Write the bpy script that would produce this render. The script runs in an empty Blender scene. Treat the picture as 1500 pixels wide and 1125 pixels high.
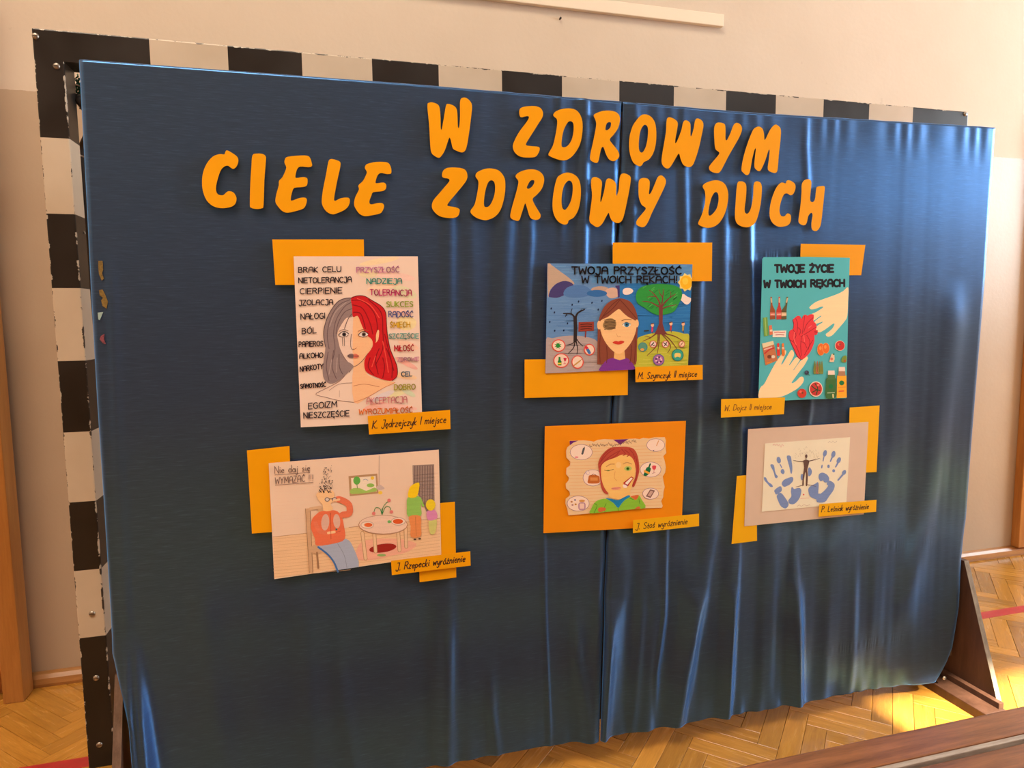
import bpy, bmesh, math, random
import numpy as np
from mathutils import Vector, Matrix
from mathutils.geometry import tessellate_polygon
random.seed(7)
rng = np.random.default_rng(5)
sc = bpy.context.scene
COL = sc.collection

# ------------------------------------------------------------------ camera
CX, CY, CZ = 0.7233, -2.1142, 1.3055
YAW, PIT, ROL, FPX = 0.2673, -0.0984, -0.0107, 980.48
fw = Vector((math.sin(YAW)*math.cos(PIT), math.cos(YAW)*math.cos(PIT), math.sin(PIT)))
r0 = Vector((math.cos(YAW), -math.sin(YAW), 0)); u0 = r0.cross(fw)
rt = r0*math.cos(ROL) + u0*math.sin(ROL); up = rt.cross(fw)
cam = bpy.data.cameras.new('camera'); camo = bpy.data.objects.new('camera', cam); COL.objects.link(camo)
m = Matrix.Identity(4)
for i in range(3):
    m[i][0], m[i][1], m[i][2], m[i][3] = rt[i], up[i], -fw[i], (CX, CY, CZ)[i]
camo.matrix_world = m
cam.sensor_width = 36; cam.sensor_fit = 'HORIZONTAL'; cam.lens = FPX/1500*36; cam.clip_start = .02
sc.camera = camo

# ------------------------------------------------------------------ light and exposure
sc.view_settings.view_transform = 'Standard'; sc.view_settings.look = 'None'
sc.view_settings.gamma = 1; sc.view_settings.use_curve_mapping = False
sc.view_settings.exposure = 0.44
w = bpy.data.worlds.new('world'); sc.world = w; w.use_nodes = True
w.node_tree.nodes['Background'].inputs[0].default_value = (.72, .84, 1, 1)
w.node_tree.nodes['Background'].inputs[1].default_value = 1.0
def arealight(name, loc, target, sx, sy, power, col):
    l = bpy.data.lights.new(name, 'AREA'); l.shape = 'RECTANGLE'; l.size = sx; l.size_y = sy
    l.energy = power; l.color = col
    o = bpy.data.objects.new(name, l); COL.objects.link(o); o.location = loc
    o.rotation_euler = (Vector(target)-Vector(loc)).to_track_quat('-Z', 'Z').to_euler()
    return o
for yy, sy_, pw in ((-1.1, 2.0, 240), (-2.9, .8, 60)):   # daylight in the two openings of the right wall
    arealight('window_daylight', (7.02, yy, 2.6), (6, yy, 2.6), sy_, 2.6, pw, (.84, .93, 1))
for xx, pw in ((2.95, 15), (6.0, 60)):                         # daylight in the high openings behind the camera
    arealight('window_daylight', (xx, -7.02, 6.45), (xx, -6, 6.1), .9, .7, pw, (1, .93, .82))
sun = bpy.data.lights.new('sun', 'SUN'); sun.energy = 26; sun.angle = math.radians(.6); sun.color = (1, .88, .68)
suno = bpy.data.objects.new('sun', sun); COL.objects.link(suno)
suno.rotation_euler = Vector((0.0, 1, -math.tan(math.radians(45)))).to_track_quat('-Z', 'Z').to_euler()
fill_light = arealight('warm_fill', (-1.2, -3.2, 6.9), (-1.0, -2.6, 0), 4.0, 2.2, 310, (1, .83, .64))  # added warm fill from above, stands for no fitting in the hall

# ------------------------------------------------------------------ helpers
def ray(px, py):
    return fw + rt*((px-750)/FPX) - up*((py-562.5)/FPX)
C0 = Vector((CX, CY, CZ))
def at(px, py, Y):
    d = ray(px, py); return C0 + d*((Y-CY)/d.y)
def proj(p):
    d = Vector(p)-C0; z = d.dot(fw)
    return (750+FPX*d.dot(rt)/z, 562.5-FPX*d.dot(up)/z) if z > .05 else (-9999, -9999)
def lin(c):
    return tuple(((v/255)/12.92 if v/255 <= .04045 else ((v/255+.055)/1.055)**2.4) for v in c)
def link(o, parent=None):
    COL.objects.link(o)
    if parent is not None: o.parent = parent
    return o
def tag(o, label=None, cat=None, group=None, kind=None):
    if label: o['label'] = label
    if cat: o['category'] = cat
    if group: o['group'] = group
    if kind: o['kind'] = kind
    return o
def empty(name, loc, label, cat, group=None):
    o = bpy.data.objects.new(name, None); o.location = loc; o.empty_display_size = .05
    link(o); return tag(o, label, cat, group)
def meshobj(name, verts, faces, mat, parent=None, smooth=False, world=True):
    """verts in world coordinates; made local to the parent's location"""
    me = bpy.data.meshes.new(name)
    off = parent_origin(parent) if (parent is not None and world) else Vector((0, 0, 0))
    me.from_pydata([tuple(Vector(v)-off) for v in verts], [], faces); me.update()
    if mat: me.materials.append(mat)
    if smooth: me.polygons.foreach_set('use_smooth', [True]*len(me.polygons))
    return link(bpy.data.objects.new(name, me), parent)
def parent_origin(p):
    v = Vector((0, 0, 0))
    while p is not None: v += Vector(p.location); p = p.parent
    return v
def bm_obj(name, bm, mat, parent=None, smooth=False):
    me = bpy.data.meshes.new(name)
    off = parent_origin(parent)
    for v in bm.verts: v.co -= off
    bm.normal_update(); bm.to_mesh(me); bm.free()
    if mat: me.materials.append(mat)
    if smooth: me.polygons.foreach_set('use_smooth', [True]*len(me.polygons))
    return link(bpy.data.objects.new(name, me), parent)
def add_box(bm, a, b, bev=0):
    g = bmesh.ops.create_cube(bm, size=1)
    c = [(a[i]+b[i])/2 for i in range(3)]; s = [abs(b[i]-a[i]) for i in range(3)]
    for v in g['verts']: v.co = Vector([c[i]+v.co[i]*s[i] for i in range(3)])
    if bev:
        es = list({e for v in g['verts'] for e in v.link_edges})
        bmesh.ops.bevel(bm, geom=es, offset=bev, segments=2, affect='EDGES', profile=.6)
def box(name, a, b, mat, parent=None, bev=0):
    bm = bmesh.new(); add_box(bm, a, b, bev); return bm_obj(name, bm, mat, parent)
def add_tube(bm, pts, r, n=8, cap=True):
    pts = [Vector(p) for p in pts]; rings = []
    rr = r if isinstance(r, (list, tuple)) else [r]*len(pts)
    for i, p in enumerate(pts):
        t = (pts[min(i+1, len(pts)-1)]-pts[max(i-1, 0)]).normalized()
        a = t.cross(Vector((0, 0, 1)) if abs(t.z) < .9 else Vector((1, 0, 0))).normalized(); b = t.cross(a)
        rings.append([bm.verts.new(p+(a*math.cos(2*math.pi*k/n)+b*math.sin(2*math.pi*k/n))*rr[i]) for k in range(n)])
    for i in range(len(pts)-1):
        for k in range(n):
            bm.faces.new((rings[i][k], rings[i][(k+1) % n], rings[i+1][(k+1) % n], rings[i+1][k]))
    if cap: bm.faces.new(rings[0][::-1]); bm.faces.new(rings[-1])
def bar_box(name, a, b, mat, parent, bev, keep):
    bm = bmesh.new(); add_box(bm, a, b)
    es = [e for e in bm.edges if keep(e.verts[0].co, e.verts[1].co)]
    bmesh.ops.bevel(bm, geom=es, offset=bev, segments=2, affect='EDGES', profile=.6)
    return bm_obj(name, bm, mat, parent)
def tube(name, pts, r, mat, parent=None, n=8):
    bm = bmesh.new(); add_tube(bm, pts, r, n); return bm_obj(name, bm, mat, parent, True)

# ---- node helpers
class NT:
    def __init__(s, name):
        s.m = bpy.data.materials.new(name); s.m.use_nodes = True; s.t = s.m.node_tree
        s.b = s.t.nodes['Principled BSDF']
    def n(s, typ, **kw):
        x = s.t.nodes.new(typ)
        for k, v in kw.items():
            if k.startswith('i_'): x.inputs[int(k[2:])].default_value = v
            else: setattr(x, k, v)
        return x
    def l(s, a, b): s.t.links.new(a, b)
    def math(s, op, a, b=None, clamp=False):
        x = s.t.nodes.new('ShaderNodeMath'); x.operation = op; x.use_clamp = clamp
        for i, v in enumerate((a, b)):
            if v is None: continue
            if isinstance(v, (int, float)): x.inputs[i].default_value = v
            else: s.l(v, x.inputs[i])
        return x.outputs[0]
    def mix(s, f, a, b):
        x = s.t.nodes.new('ShaderNodeMix'); x.data_type = 'RGBA'
        for sock, v in ((x.inputs[0], f), (x.inputs[6], a), (x.inputs[7], b)):
            if isinstance(v, (int, float)): sock.default_value = v
            elif isinstance(v, tuple): sock.default_value = (*v[:3], 1)
            else: s.l(v, sock)
        return x.outputs[2]
    def coords(s, scale=(1, 1, 1), kind='Object'):
        tc = s.n('ShaderNodeTexCoord'); mp = s.n('ShaderNodeMapping'); mp.inputs['Scale'].default_value = scale
        s.l(tc.outputs[kind], mp.inputs[0]); return mp.outputs[0]
    def noise(s, vec, scale, detail=3, rough=.5):
        x = s.n('ShaderNodeTexNoise'); x.inputs['Scale'].default_value = scale
        x.inputs['Detail'].default_value = detail; x.inputs['Roughness'].default_value = rough
        s.l(vec, x.inputs['Vector']); return x.outputs[0]
    def ramp(s, f, stops):
        x = s.n('ShaderNodeValToRGB'); e = x.color_ramp.elements
        while len(e) < len(stops): e.new(.5)
        for i, (p, c) in enumerate(stops): e[i].position = p; e[i].color = (*c, 1)
        s.l(f, x.inputs[0]); return x.outputs[0]
    def bump(s, h, st=.2, dist=.01):
        x = s.n('ShaderNodeBump'); x.inputs['Strength'].default_value = st; x.inputs['Distance'].default_value = dist
        s.l(h, x.inputs['Height']); s.l(x.outputs[0], s.b.inputs['Normal'])
    def set(s, **kw):
        for k, v in kw.items():
            k = {'rough': 'Roughness', 'metal': 'Metallic', 'spec': 'Specular IOR Level', 'color': 'Base Color'}.get(k, k)
            if isinstance(v, (int, float)): s.b.inputs[k].default_value = v
            elif isinstance(v, tuple): s.b.inputs[k].default_value = (*v[:3], 1)
            else: s.l(v, s.b.inputs[k])
def noisy(name, c, amt=.15, scale=8, rough=.6, sc3=(1, 1, 1), bump=0, **kw):
    t = NT(name); v = t.coords(sc3); f = t.noise(v, scale, 4)
    a = tuple(x*(1-amt) for x in c); b = tuple(min(1, x*(1+amt)) for x in c)
    t.set(color=t.ramp(f, [(.3, a), (.7, b)]), rough=rough, **kw)
    if bump: t.bump(f, bump, .005)
    return t.m

# ------------------------------------------------------------------ materials
def mat_wall():
    t = NT('painted_plaster')
    g = t.n('ShaderNodeNewGeometry'); sp = t.n('ShaderNodeSeparateXYZ'); t.l(g.outputs['Position'], sp.inputs[0])
    v = t.coords((1, 1, 1)); f = t.noise(v, 2.5, 5); f2 = t.noise(v, 60, 3); f3 = t.noise(v, 16, 4)
    edge = t.math('ADD', sp.outputs[2], t.math('MULTIPLY', t.math('SUBTRACT', f2, .5), .006))
    low = t.math('LESS_THAN', edge, 2.086)
    upc = t.ramp(f, [(.3, lin((212, 195, 174))), (.7, lin((218, 202, 182)))])
    loc = t.ramp(f, [(.3, lin((181, 159, 134))), (.7, lin((189, 167, 142)))])
    c = t.mix(low, upc, loc)
    speck = t.math('GREATER_THAN', f3, .74)
    c = t.mix(t.math('MULTIPLY', speck, .25), c, lin((190, 170, 150)))
    t.set(color=c, rough=t.math('SUBTRACT', .85, t.math('MULTIPLY', low, .42)))
    t.bump(t.math('ADD', f2, t.math('MULTIPLY', f3, 1.5)), .12, .004)
    return t.m
def mat_stripe(axis):
    """black and white bands of the goal, with chipped edges; object space = world space"""
    t = NT('banded_goal_paint')
    g = t.n('ShaderNodeNewGeometry'); sp = t.n('ShaderNodeSeparateXYZ'); t.l(g.outputs['Position'], sp.inputs[0])
    X, Y, Z = sp.outputs
    co = Z if axis == 'z' else t.math('SUBTRACT', X, .28)
    idx = t.math('FLOOR', t.math('DIVIDE', co, .2))
    odd = t.math('MODULO', t.math('ADD', idx, 10), 2)
    if axis == 'z':
        blk = t.math('MAXIMUM', odd, t.math('MAXIMUM', t.math('GREATER_THAN', Z, 1.8), t.math('LESS_THAN', Z, .4)))
    else:
        blk = t.math('MAXIMUM', odd, t.math('MAXIMUM', t.math('LESS_THAN', X, .28), t.math('GREATER_THAN', X, 2.88)))
    v = t.coords((1, 1, 1)); n1 = t.noise(v, 24, 6, .7); n2 = t.noise(v, 7, 3)
    black = t.ramp(n2, [(.3, (.012, .010, .009)), (.7, (.022, .018, .016))])
    white = t.ramp(n2, [(.3, lin((205, 189, 167))), (.7, lin((215, 199, 178)))])
    c = t.mix(blk, white, black)
    # distance to the long edges of the section (only in plan: local 0..0.07)
    if axis == 'z':
        d1 = t.math('ABSOLUTE', t.math('SUBTRACT', t.math('PINGPONG', X, .5), .5))
        dx = t.math('MINIMUM', t.math('ABSOLUTE', X), t.math('ABSOLUTE', t.math('SUBTRACT', X, .07)))
        dx2 = t.math('MINIMUM', t.math('ABSOLUTE', t.math('SUBTRACT', X, 3.16)), t.math('ABSOLUTE', t.math('SUBTRACT', X, 3.09)))
        d = t.math('MINIMUM', dx, dx2)
        d = t.math('MAXIMUM', d, Y)
    else:
        d = t.math('ABSOLUTE', t.math('SUBTRACT', Z, 2.08))
    near = t.math('LESS_THAN', d, .0046)
    chip = t.math('MULTIPLY', near, t.math('GREATER_THAN', n1, t.math('ADD', .49, t.math('MULTIPLY', d, 22))))
    chipcol = t.mix(blk, (.06, .045, .035), lin((190, 180, 165)))
    c = t.mix(chip, c, chipcol)
    scr = t.math('GREATER_THAN', t.noise(t.coords((1, 1, .6)), 90, 4, .7), .715)
    c = t.mix(t.math('MULTIPLY', scr, t.math('MULTIPLY', blk, .35)), c, lin((150, 140, 125)))
    t.set(color=c, rough=t.ramp(n2, [(.3, (.30,)*3), (.7, (.40,)*3)]), spec=.42)
    t.bump(n1, .08, .002)
    return t.m
def mat_satin():
    t = NT('navy_slub_satin')
    v = t.coords((9, 1, 190)); s1 = t.noise(v, 2.2, 4, .6)           # long horizontal slubs
    v2 = t.coords((40, 1, 600)); s2 = t.noise(v2, 1.2, 3, .6)
    v3 = t.coords((2, 1, 3)); s3 = t.noise(v3, 2.0, 2, .5)
    f = t.math('ADD', t.math('MULTIPLY', s1, .6), t.math('MULTIPLY', s2, .4))
    c = t.ramp(f, [(.34, (.020, .026, .047)), (.56, (.026, .034, .062)), (.78, (.048, .066, .118))])
    t.set(color=c, rough=t.ramp(s1, [(.3, (.40,)*3), (.7, (.34,)*3)]), spec=.25)
    t.b.inputs['Sheen Weight'].default_value = .85; t.b.inputs['Sheen Tint'].default_value = (.12, .42, 1.0, 1)
    t.b.inputs['Sheen Roughness'].default_value = .38
    t.bump(f, .14, .0012)
    gl = t.n('ShaderNodeBsdfAnisotropic'); gl.inputs['Roughness'].default_value = .24; gl.inputs['Anisotropy'].default_value = .55
    tg = t.n('ShaderNodeCombineXYZ'); tg.inputs[2].default_value = 1; t.l(tg.outputs[0], gl.inputs['Tangent'])
    t.l(t.ramp(f, [(.36, (.013, .070, .185)), (.74, (.024, .110, .28))]), gl.inputs['Color'])
    for nd in t.t.nodes:
        if nd.type == 'BUMP': t.l(nd.outputs[0], gl.inputs['Normal'])
    ads = t.n('ShaderNodeAddShader'); t.l(t.b.outputs[0], ads.inputs[0]); t.l(gl.outputs[0], ads.inputs[1])
    out = [nd for nd in t.t.nodes if nd.type == 'OUTPUT_MATERIAL'][0]; t.l(ads.outputs[0], out.inputs[0])
    return t.m
def mat_ink(name, rough=.75, amt=.10, vec=(60, 1, 60)):
    t = NT(name); a = t.n('ShaderNodeAttribute', attribute_name='ink')
    f = t.noise(t.coords(vec), 6, 3, .6); f2 = t.noise(t.coords((.2, 1, 3)), 60, 2, .6)
    k = t.math('ADD', 1.06-amt, t.math('MULTIPLY', t.math('ADD', f, f2), amt))
    mx = t.n('ShaderNodeVectorMath', operation='SCALE'); t.l(a.outputs['Color'], mx.inputs[0]); t.l(k, mx.inputs['Scale'])
    t.set(color=mx.outputs[0], rough=rough, spec=.25)
    return t.m
def mat_paper(name, rgb, rough=.65, spec=.18):
    t = NT(name); c = tuple(min(.96, x*1.06) for x in lin(rgb)); f = t.noise(t.coords((1, 1, 1)), 14, 3)
    t.set(color=t.ramp(f, [(.3, tuple(x*.96 for x in c)), (.7, c)]), rough=rough, spec=spec)
    return t.m
def mat_wood(name, dark, light, sc3, rough=.4, scale=5, rnd=True, kind='Object'):
    t = NT(name); v = t.coords(sc3, kind)
    if rnd:
        oi = t.n('ShaderNodeObjectInfo'); ad = t.n('ShaderNodeVectorMath', operation='ADD')
        cb = t.n('ShaderNodeCombineXYZ'); t.l(t.math('MULTIPLY', oi.outputs['Random'], 37), cb.inputs[0]); t.l(t.math('MULTIPLY', oi.outputs['Random'], 91), cb.inputs[1])
        t.l(v, ad.inputs[0]); t.l(cb.outputs[0], ad.inputs[1]); v = ad.outputs[0]
    f = t.noise(v, scale, 6, .6); f2 = t.noise(v, scale*6, 3, .7)
    g = t.math('ADD', t.math('MULTIPLY', f, .7), t.math('MULTIPLY', f2, .3))
    c = t.ramp(g, [(.32, dark), (.68, light)])
    if rnd:
        k = t.math('ADD', .78, t.math('MULTIPLY', oi.outputs['Random'], .42))
        mx = t.n('ShaderNodeVectorMath', operation='SCALE'); t.l(c, mx.inputs[0]); t.l(k, mx.inputs['Scale']); c = mx.outputs[0]
    t.set(color=c, rough=rough); t.bump(g, .06, .002)
    return t.m
def mat_parquet(name, attr):
    t = NT(name)
    if attr: rv = t.n('ShaderNodeAttribute', attribute_name='tone').outputs['Fac']
    else: rv = t.n('ShaderNodeObjectInfo').outputs['Random']
    uv = t.n('ShaderNodeUVMap', uv_map='grain'); ad = t.n('ShaderNodeVectorMath', operation='ADD')
    cb = t.n('ShaderNodeCombineXYZ'); t.l(t.math('MULTIPLY', rv, 53), cb.inputs[0]); t.l(t.math('MULTIPLY', rv, 171), cb.inputs[1])
    t.l(uv.outputs[0], ad.inputs[0]); t.l(cb.outputs[0], ad.inputs[1])
    mp = t.n('ShaderNodeMapping'); mp.inputs['Scale'].default_value = (3.0, 34, 1); t.l(ad.outputs[0], mp.inputs[0])
    f = t.noise(mp.outputs[0], 1.6, 5, .6); f2 = t.noise(mp.outputs[0], 8, 3, .6)
    g = t.math('ADD', t.math('MULTIPLY', f, .65), t.math('MULTIPLY', f2, .35))
    c = t.ramp(g, [(.28, (.33, .138, .020)), (.52, (.49, .222, .034)), (.76, (.58, .285, .052))])
    k = t.math('ADD', .72, t.math('MULTIPLY', t.math('FRACT', t.math('MULTIPLY', rv, 7.31)), .50))
    mx = t.n('ShaderNodeVectorMath', operation='SCALE'); t.l(c, mx.inputs[0]); t.l(k, mx.inputs['Scale'])
    t.set(color=mx.outputs[0], rough=t.ramp(f, [(.3, (.20,)*3), (.7, (.30,)*3)]), spec=.5)
    t.b.inputs['Coat Weight'].default_value = .08; t.b.inputs['Coat Roughness'].default_value = .18
    t.bump(g, .05, .001)
    return t.m
M = dict(
    wall=mat_wall(), post=mat_stripe('z'), bar=mat_stripe('x'), satin=mat_satin(),
    ceiling=noisy('timber_ceiling', lin((128, 104, 78)), .1, 3, .9),
    plain=noisy('ochre_plaster', lin((150, 112, 78)), .03, 3, .85),
    base=mat_wood('oiled_baseboard', (.30, .12, .03), (.50, .23, .07), (1, 12, 12), .35, 3),
    pine=mat_wood('varnished_pine', (.42, .15, .028), (.62, .27, .065), (14, 14, 1), .33, 2.2),
    pinerung=mat_wood('varnished_pine_rung', (.44, .16, .03), (.64, .28, .07), (1, 14, 14), .33, 2.2),
    walnut=mat_wood('brown_stained_plywood', (.045, .020, .012), (.10, .046, .028), (9, 9, 1.2), .42, 2.5),
    ply=mat_wood('raw_plywood_edge', (.22, .17, .12), (.50, .42, .32), (12, 12, 1), .7, 6),
    plybrown=mat_wood('scuffed_plywood_edge', (.12, .07, .045), (.26, .16, .11), (12, 12, 1), .6, 6),
    bench=mat_wood('red_brown_bench_varnish', (.11, .040, .016), (.33, .130, .050), (1.3, 17, 17), .28, 2.6),
    worn=mat_wood('worn_bare_wood', (.25, .19, .15), (.52, .44, .36), (2, 20, 20), .6, 4),
    steel=noisy('dull_zinc', (.42, .37, .31), .25, 60, .38, metal=.85),
    darksteel=noisy('dark_steel', (.035, .03, .026), .3, 30, .45, metal=.3),
    trim=noisy('cream_batten', lin((240, 224, 200)), .02, 5, .5),
    red=noisy('red_line_paint', (.50, .035, .035), .10, 30, .35),
    gap=noisy('dark_joint', (.06, .028, .010), .2, 20, .8),
    cord=noisy('green_cord', (.010, .12, .065), .3, 40, .7),
    ochre=noisy('ochre_thread', (.22, .14, .03), .3, 300, .8),
    rose=noisy('rose_thread', (.25, .06, .08), .3, 300, .8),
    mint=noisy('mint_scrap', (.35, .50, .46), .1, 200, .8),
    orange=mat_paper('orange_paper', (255, 169, 0)),
    hazed_orange=mat_paper('hazed_orange_paper', (255, 184, 14)),  # same orange paper, right-side haze mixed into its colour
    deep=mat_paper('deep_orange_card', (255, 150, 8)),
    grey=mat_paper('warm_grey_card', (222, 200, 180)),
    board=noisy('fibreboard', (.10, .06, .035), .2, 20, .7),
    ink=mat_ink('drawing_ink'), pencil=mat_ink('coloured_pencil', .8, .22),
    pq=mat_parquet('oak_parquet_block', False), pqs=mat_parquet('oak_parquet_rest', True),
)

# ------------------------------------------------------------------ room shell
WY = .58            # wall behind the goal
def struct(o, label=None): o['kind'] = 'structure'; 
def wall_boxes(name, boxes, mat):
    bm = bmesh.new()
    for a, b in boxes: add_box(bm, a, b)
    o = bm_obj(name, bm, mat); o['kind'] = 'structure'; return o
wall_back = wall_boxes('wall_back', [((-4.2, WY, -.05), (7.2, WY+.2, 7.2))], M['wall'])
wall_boxes('wall_left', [((-4.2, -7.2, -.05), (-4.0, WY, 7.2))], M['wall'])
# right wall with two tall openings
bx = []
bx.append(((6.8, -7.2, -.05), (7.0, WY, 1.3))); bx.append(((6.8, -7.2, 3.9), (7.0, WY, 7.2)))
edges = [WY, -.1, -2.1, -2.5, -3.3, -7.2]
for k in range(0, 6, 2): bx.append(((6.8, edges[k+1], 1.3), (7.0, edges[k], 3.9)))
wall_boxes('wall_right', bx, M['wall'])
# wall behind the camera: high openings, the one from x = 2.466 lets the sun onto the floor
T35 = 1.0; ztop = 6.82   # the sun stands 45 degrees high
bx = [((-4, -7.2, -.05), (6.8, -7.0, 4.2)), ((-4, -7.2, ztop), (6.8, -7.0, 7.2)),
      ((-4, -7.2, 4.2), (2.45, -7.0, ztop)),
      ((2.45, -7.2, 4.2), (3.45, -7.0, 6.1)), ((3.45, -7.2, 4.2), (5.1, -7.0, ztop)), ((6.7, -7.2, 4.2), (6.8, -7.0, ztop))]
wall_boxes('wall_front', bx, M['plain'])
wall_boxes('ceiling', [((-4.2, -7.2, 7.2), (7.2, WY+.2, 7.35))], M['ceiling'])
floor = wall_boxes('floor', [((-4.2, -7.2, -.06), (7.2, WY+.2, -.012))], M['gap'])

# baseboards: a half-round oak strip, worn bright along its nose at the right
def baseboard(name, x0, x1):
    bm = bmesh.new(); prof = [(WY, 0), (WY-.035, 0), (WY-.037, .012), (WY-.031, .030), (WY-.020, .042), (WY-.006, .046), (WY, .046)]
    a = [bm.verts.new((x0, y, z)) for y, z in prof]; b = [bm.verts.new((x1, y, z)) for y, z in prof]
    for i in range(len(prof)-1): bm.faces.new((a[i], b[i], b[i+1], a[i+1]))
    bm.faces.new(a); bm.faces.new(b[::-1])
    o = bm_obj(name, bm, M['base'], None, False); o['kind'] = 'structure'; return o
baseboard('baseboard_back', -4.0, 1.6); baseboard('baseboard_back.001', 1.602, 4.9); baseboard('baseboard_back.002', 4.902, 6.8)
# cream batten high on the wall
tr = box('trim_1', (-1.8, WY-.022, 2.548), (2.42, WY, 2.598), M['trim'], None, .003); tr['kind'] = 'structure'
p = at(820, 28, WY)
nail = tube('nail', [(p.x, WY-.012, p.z), (p.x, WY+.004, p.z)], [.0045, .003], M['darksteel'])
tag(nail, 'small dark nail in the cream wall under the batten', 'nail')
# timber post fixed to the wall at the far right, ends on the baseboard
tx0 = at(1480, 797, WY).x
tr2 = box('trim_2', (tx0, WY-.045, .046), (tx0+.2, WY, 2.3), M['pine'], None, .004); tr2['kind'] = 'structure'
tr3 = box('trim_3', (tx0+.23, WY-.03, .046), (5.4, WY, 2.3), M['pine'], None, .004); tr3['kind'] = 'structure'

# ------------------------------------------------------------------ parquet
BL, BW = .30, .06
def block_mesh(name, L, W, H=.012, bev=.0009):
    bm = bmesh.new(); g = .0005
    add_box(bm, (g, g, -H), (L-g, W-g, 0))
    top = [e for e in bm.edges if all(v.co.z > -.001 for v in e.verts)]
    bmesh.ops.bevel(bm, geom=top, offset=bev, segments=1, affect='EDGES')
    uvl = bm.loops.layers.uv.new('grain')
    for f in bm.faces:
        for l in f.loops: l[uvl].uv = (l.vert.co.x, l.vert.co.y)
    me = bpy.data.meshes.new(name); bm.to_mesh(me); bm.free(); me.materials.append(M['pq']); return me
bme = block_mesh('parquet_block', BL, BW)
OX, OY = 1.988, -.49; s2 = math.sqrt(.5)
ua = Vector((s2, s2, 0)); va = Vector((-s2, s2, 0))
blocks = []
N = 90
for j in range(-200, 200):
    for mm in range(-14, 15):
        a = (j+10*mm, j); blocks.append((a, 0))                # along u: starts at (j+2nm, j)
        b = (j+5+10*mm, j-4); blocks.append((b, 1))            # along v: one wide, five long
cloth_px = [(113, 88), (1465, 188), (1411, 829), (1385, 985), (1352, 998), (875, 1083), (600, 1130), (190, 1130), (163, 925)]
def inside(p, poly):
    c = False; x, y = p
    for i in range(len(poly)):
        (x1, y1), (x2, y2) = poly[i], poly[i-1]
        if (y1 > y) != (y2 > y) and x < (x2-x1)*(y-y1)/(y2-y1)+x1: c = not c
    return c
cand = []; rest = []
for (a, kind) in blocks:
    if kind == 0: o = ua*(a[0]*BW)+va*(a[1]*BW); cen = o+ua*(BL/2)+va*(BW/2)
    else: o = ua*(a[0]*BW)+va*(a[1]*BW); cen = o+ua*(BW/2)+va*(BL/2)
    o = o+Vector((OX, OY, 0)); cen = cen+Vector((OX, OY, 0))
    if not (-3.9 < cen.x < 6.7 and -6.9 < cen.y < WY+.10): continue
    vis = False
    for q in (cen, cen+(ua if kind == 0 else va)*.11, cen-(ua if kind == 0 else va)*.11):
        px = proj(q)
        if -5 < px[0] < 1505 and 0 < px[1] < 1130 and not inside(px, cloth_px) and not (px[1] > 1130-.241*(px[0]-1080)+8 and px[0] > 1080 and cen.y > -2): vis = True
    (cand if vis and cen.y > -1.2 else rest).append(((cen-C0).length, o, kind))
cand.sort(key=lambda c: c[0])
print('visible blocks', len(cand), 'rest', len(rest))
ind, rest = cand[:295], rest+cand[295:]
for i, (d, o, kind) in enumerate(ind):
    ob = bpy.data.objects.new('parquet_block', bme); link(ob, floor)
    z = random.uniform(-.0004, .0002)
    if kind == 0: ob.location = (o.x, o.y, z); ob.rotation_euler = (0, 0, math.pi/4)
    else: ob.location = (o+ua*BW).to_tuple()[:2]+(z,); ob.rotation_euler = (0, 0, 3*math.pi/4)
vs, fs, uvs, tones = [], [], [], []
for (d, o, kind) in rest:
    if o.y < -5.5 or o.x > 6.4: pass
    du, dv = (BL, BW) if kind == 0 else (BW, BL)
    z = random.uniform(-.0004, .0002); g = .0008; t = random.random(); b = len(vs)
    pts = [o+ua*g+va*g, o+ua*(du-g)+va*g, o+ua*(du-g)+va*(dv-g), o+ua*g+va*(dv-g)]
    for q in pts: vs.append((q.x, q.y, z))
    for q in pts: vs.append((q.x, q.y, -.012))
    fs += [(b, b+1, b+2, b+3)] + [(b+k, b+4+k, b+4+(k+1) % 4, b+(k+1) % 4) for k in range(4)]
    uu = [(0, 0), (du, 0), (du, dv), (0, dv)]
    if kind == 1: uu = [(y, x) for x, y in uu]
    uvs += uu + [c for k in range(4) for c in (uu[k], uu[k], uu[(k+1) % 4], uu[(k+1) % 4])]
    tones += [t]*5
me = bpy.data.meshes.new('parquet_rest'); me.from_pydata(vs, [], fs)
ul = me.uv_layers.new(name='grain'); ul.data.foreach_set('uv', [c for uv in uvs for c in uv])
at_ = me.attributes.new('tone', 'FLOAT', 'FACE'); at_.data.foreach_set('value', tones)
me.materials.append(M['pqs'])
tag(link(bpy.data.objects.new('parquet_field', me), floor), kind='stuff')
for nm, x0, x1 in (('painted_line', -4.0, 6.8),):
    bm = bmesh.new(); add_box(bm, (x0, .012, -.001), (x1, .063, .0006)); bm_obj(nm, bm, M['red'], floor)

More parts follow.
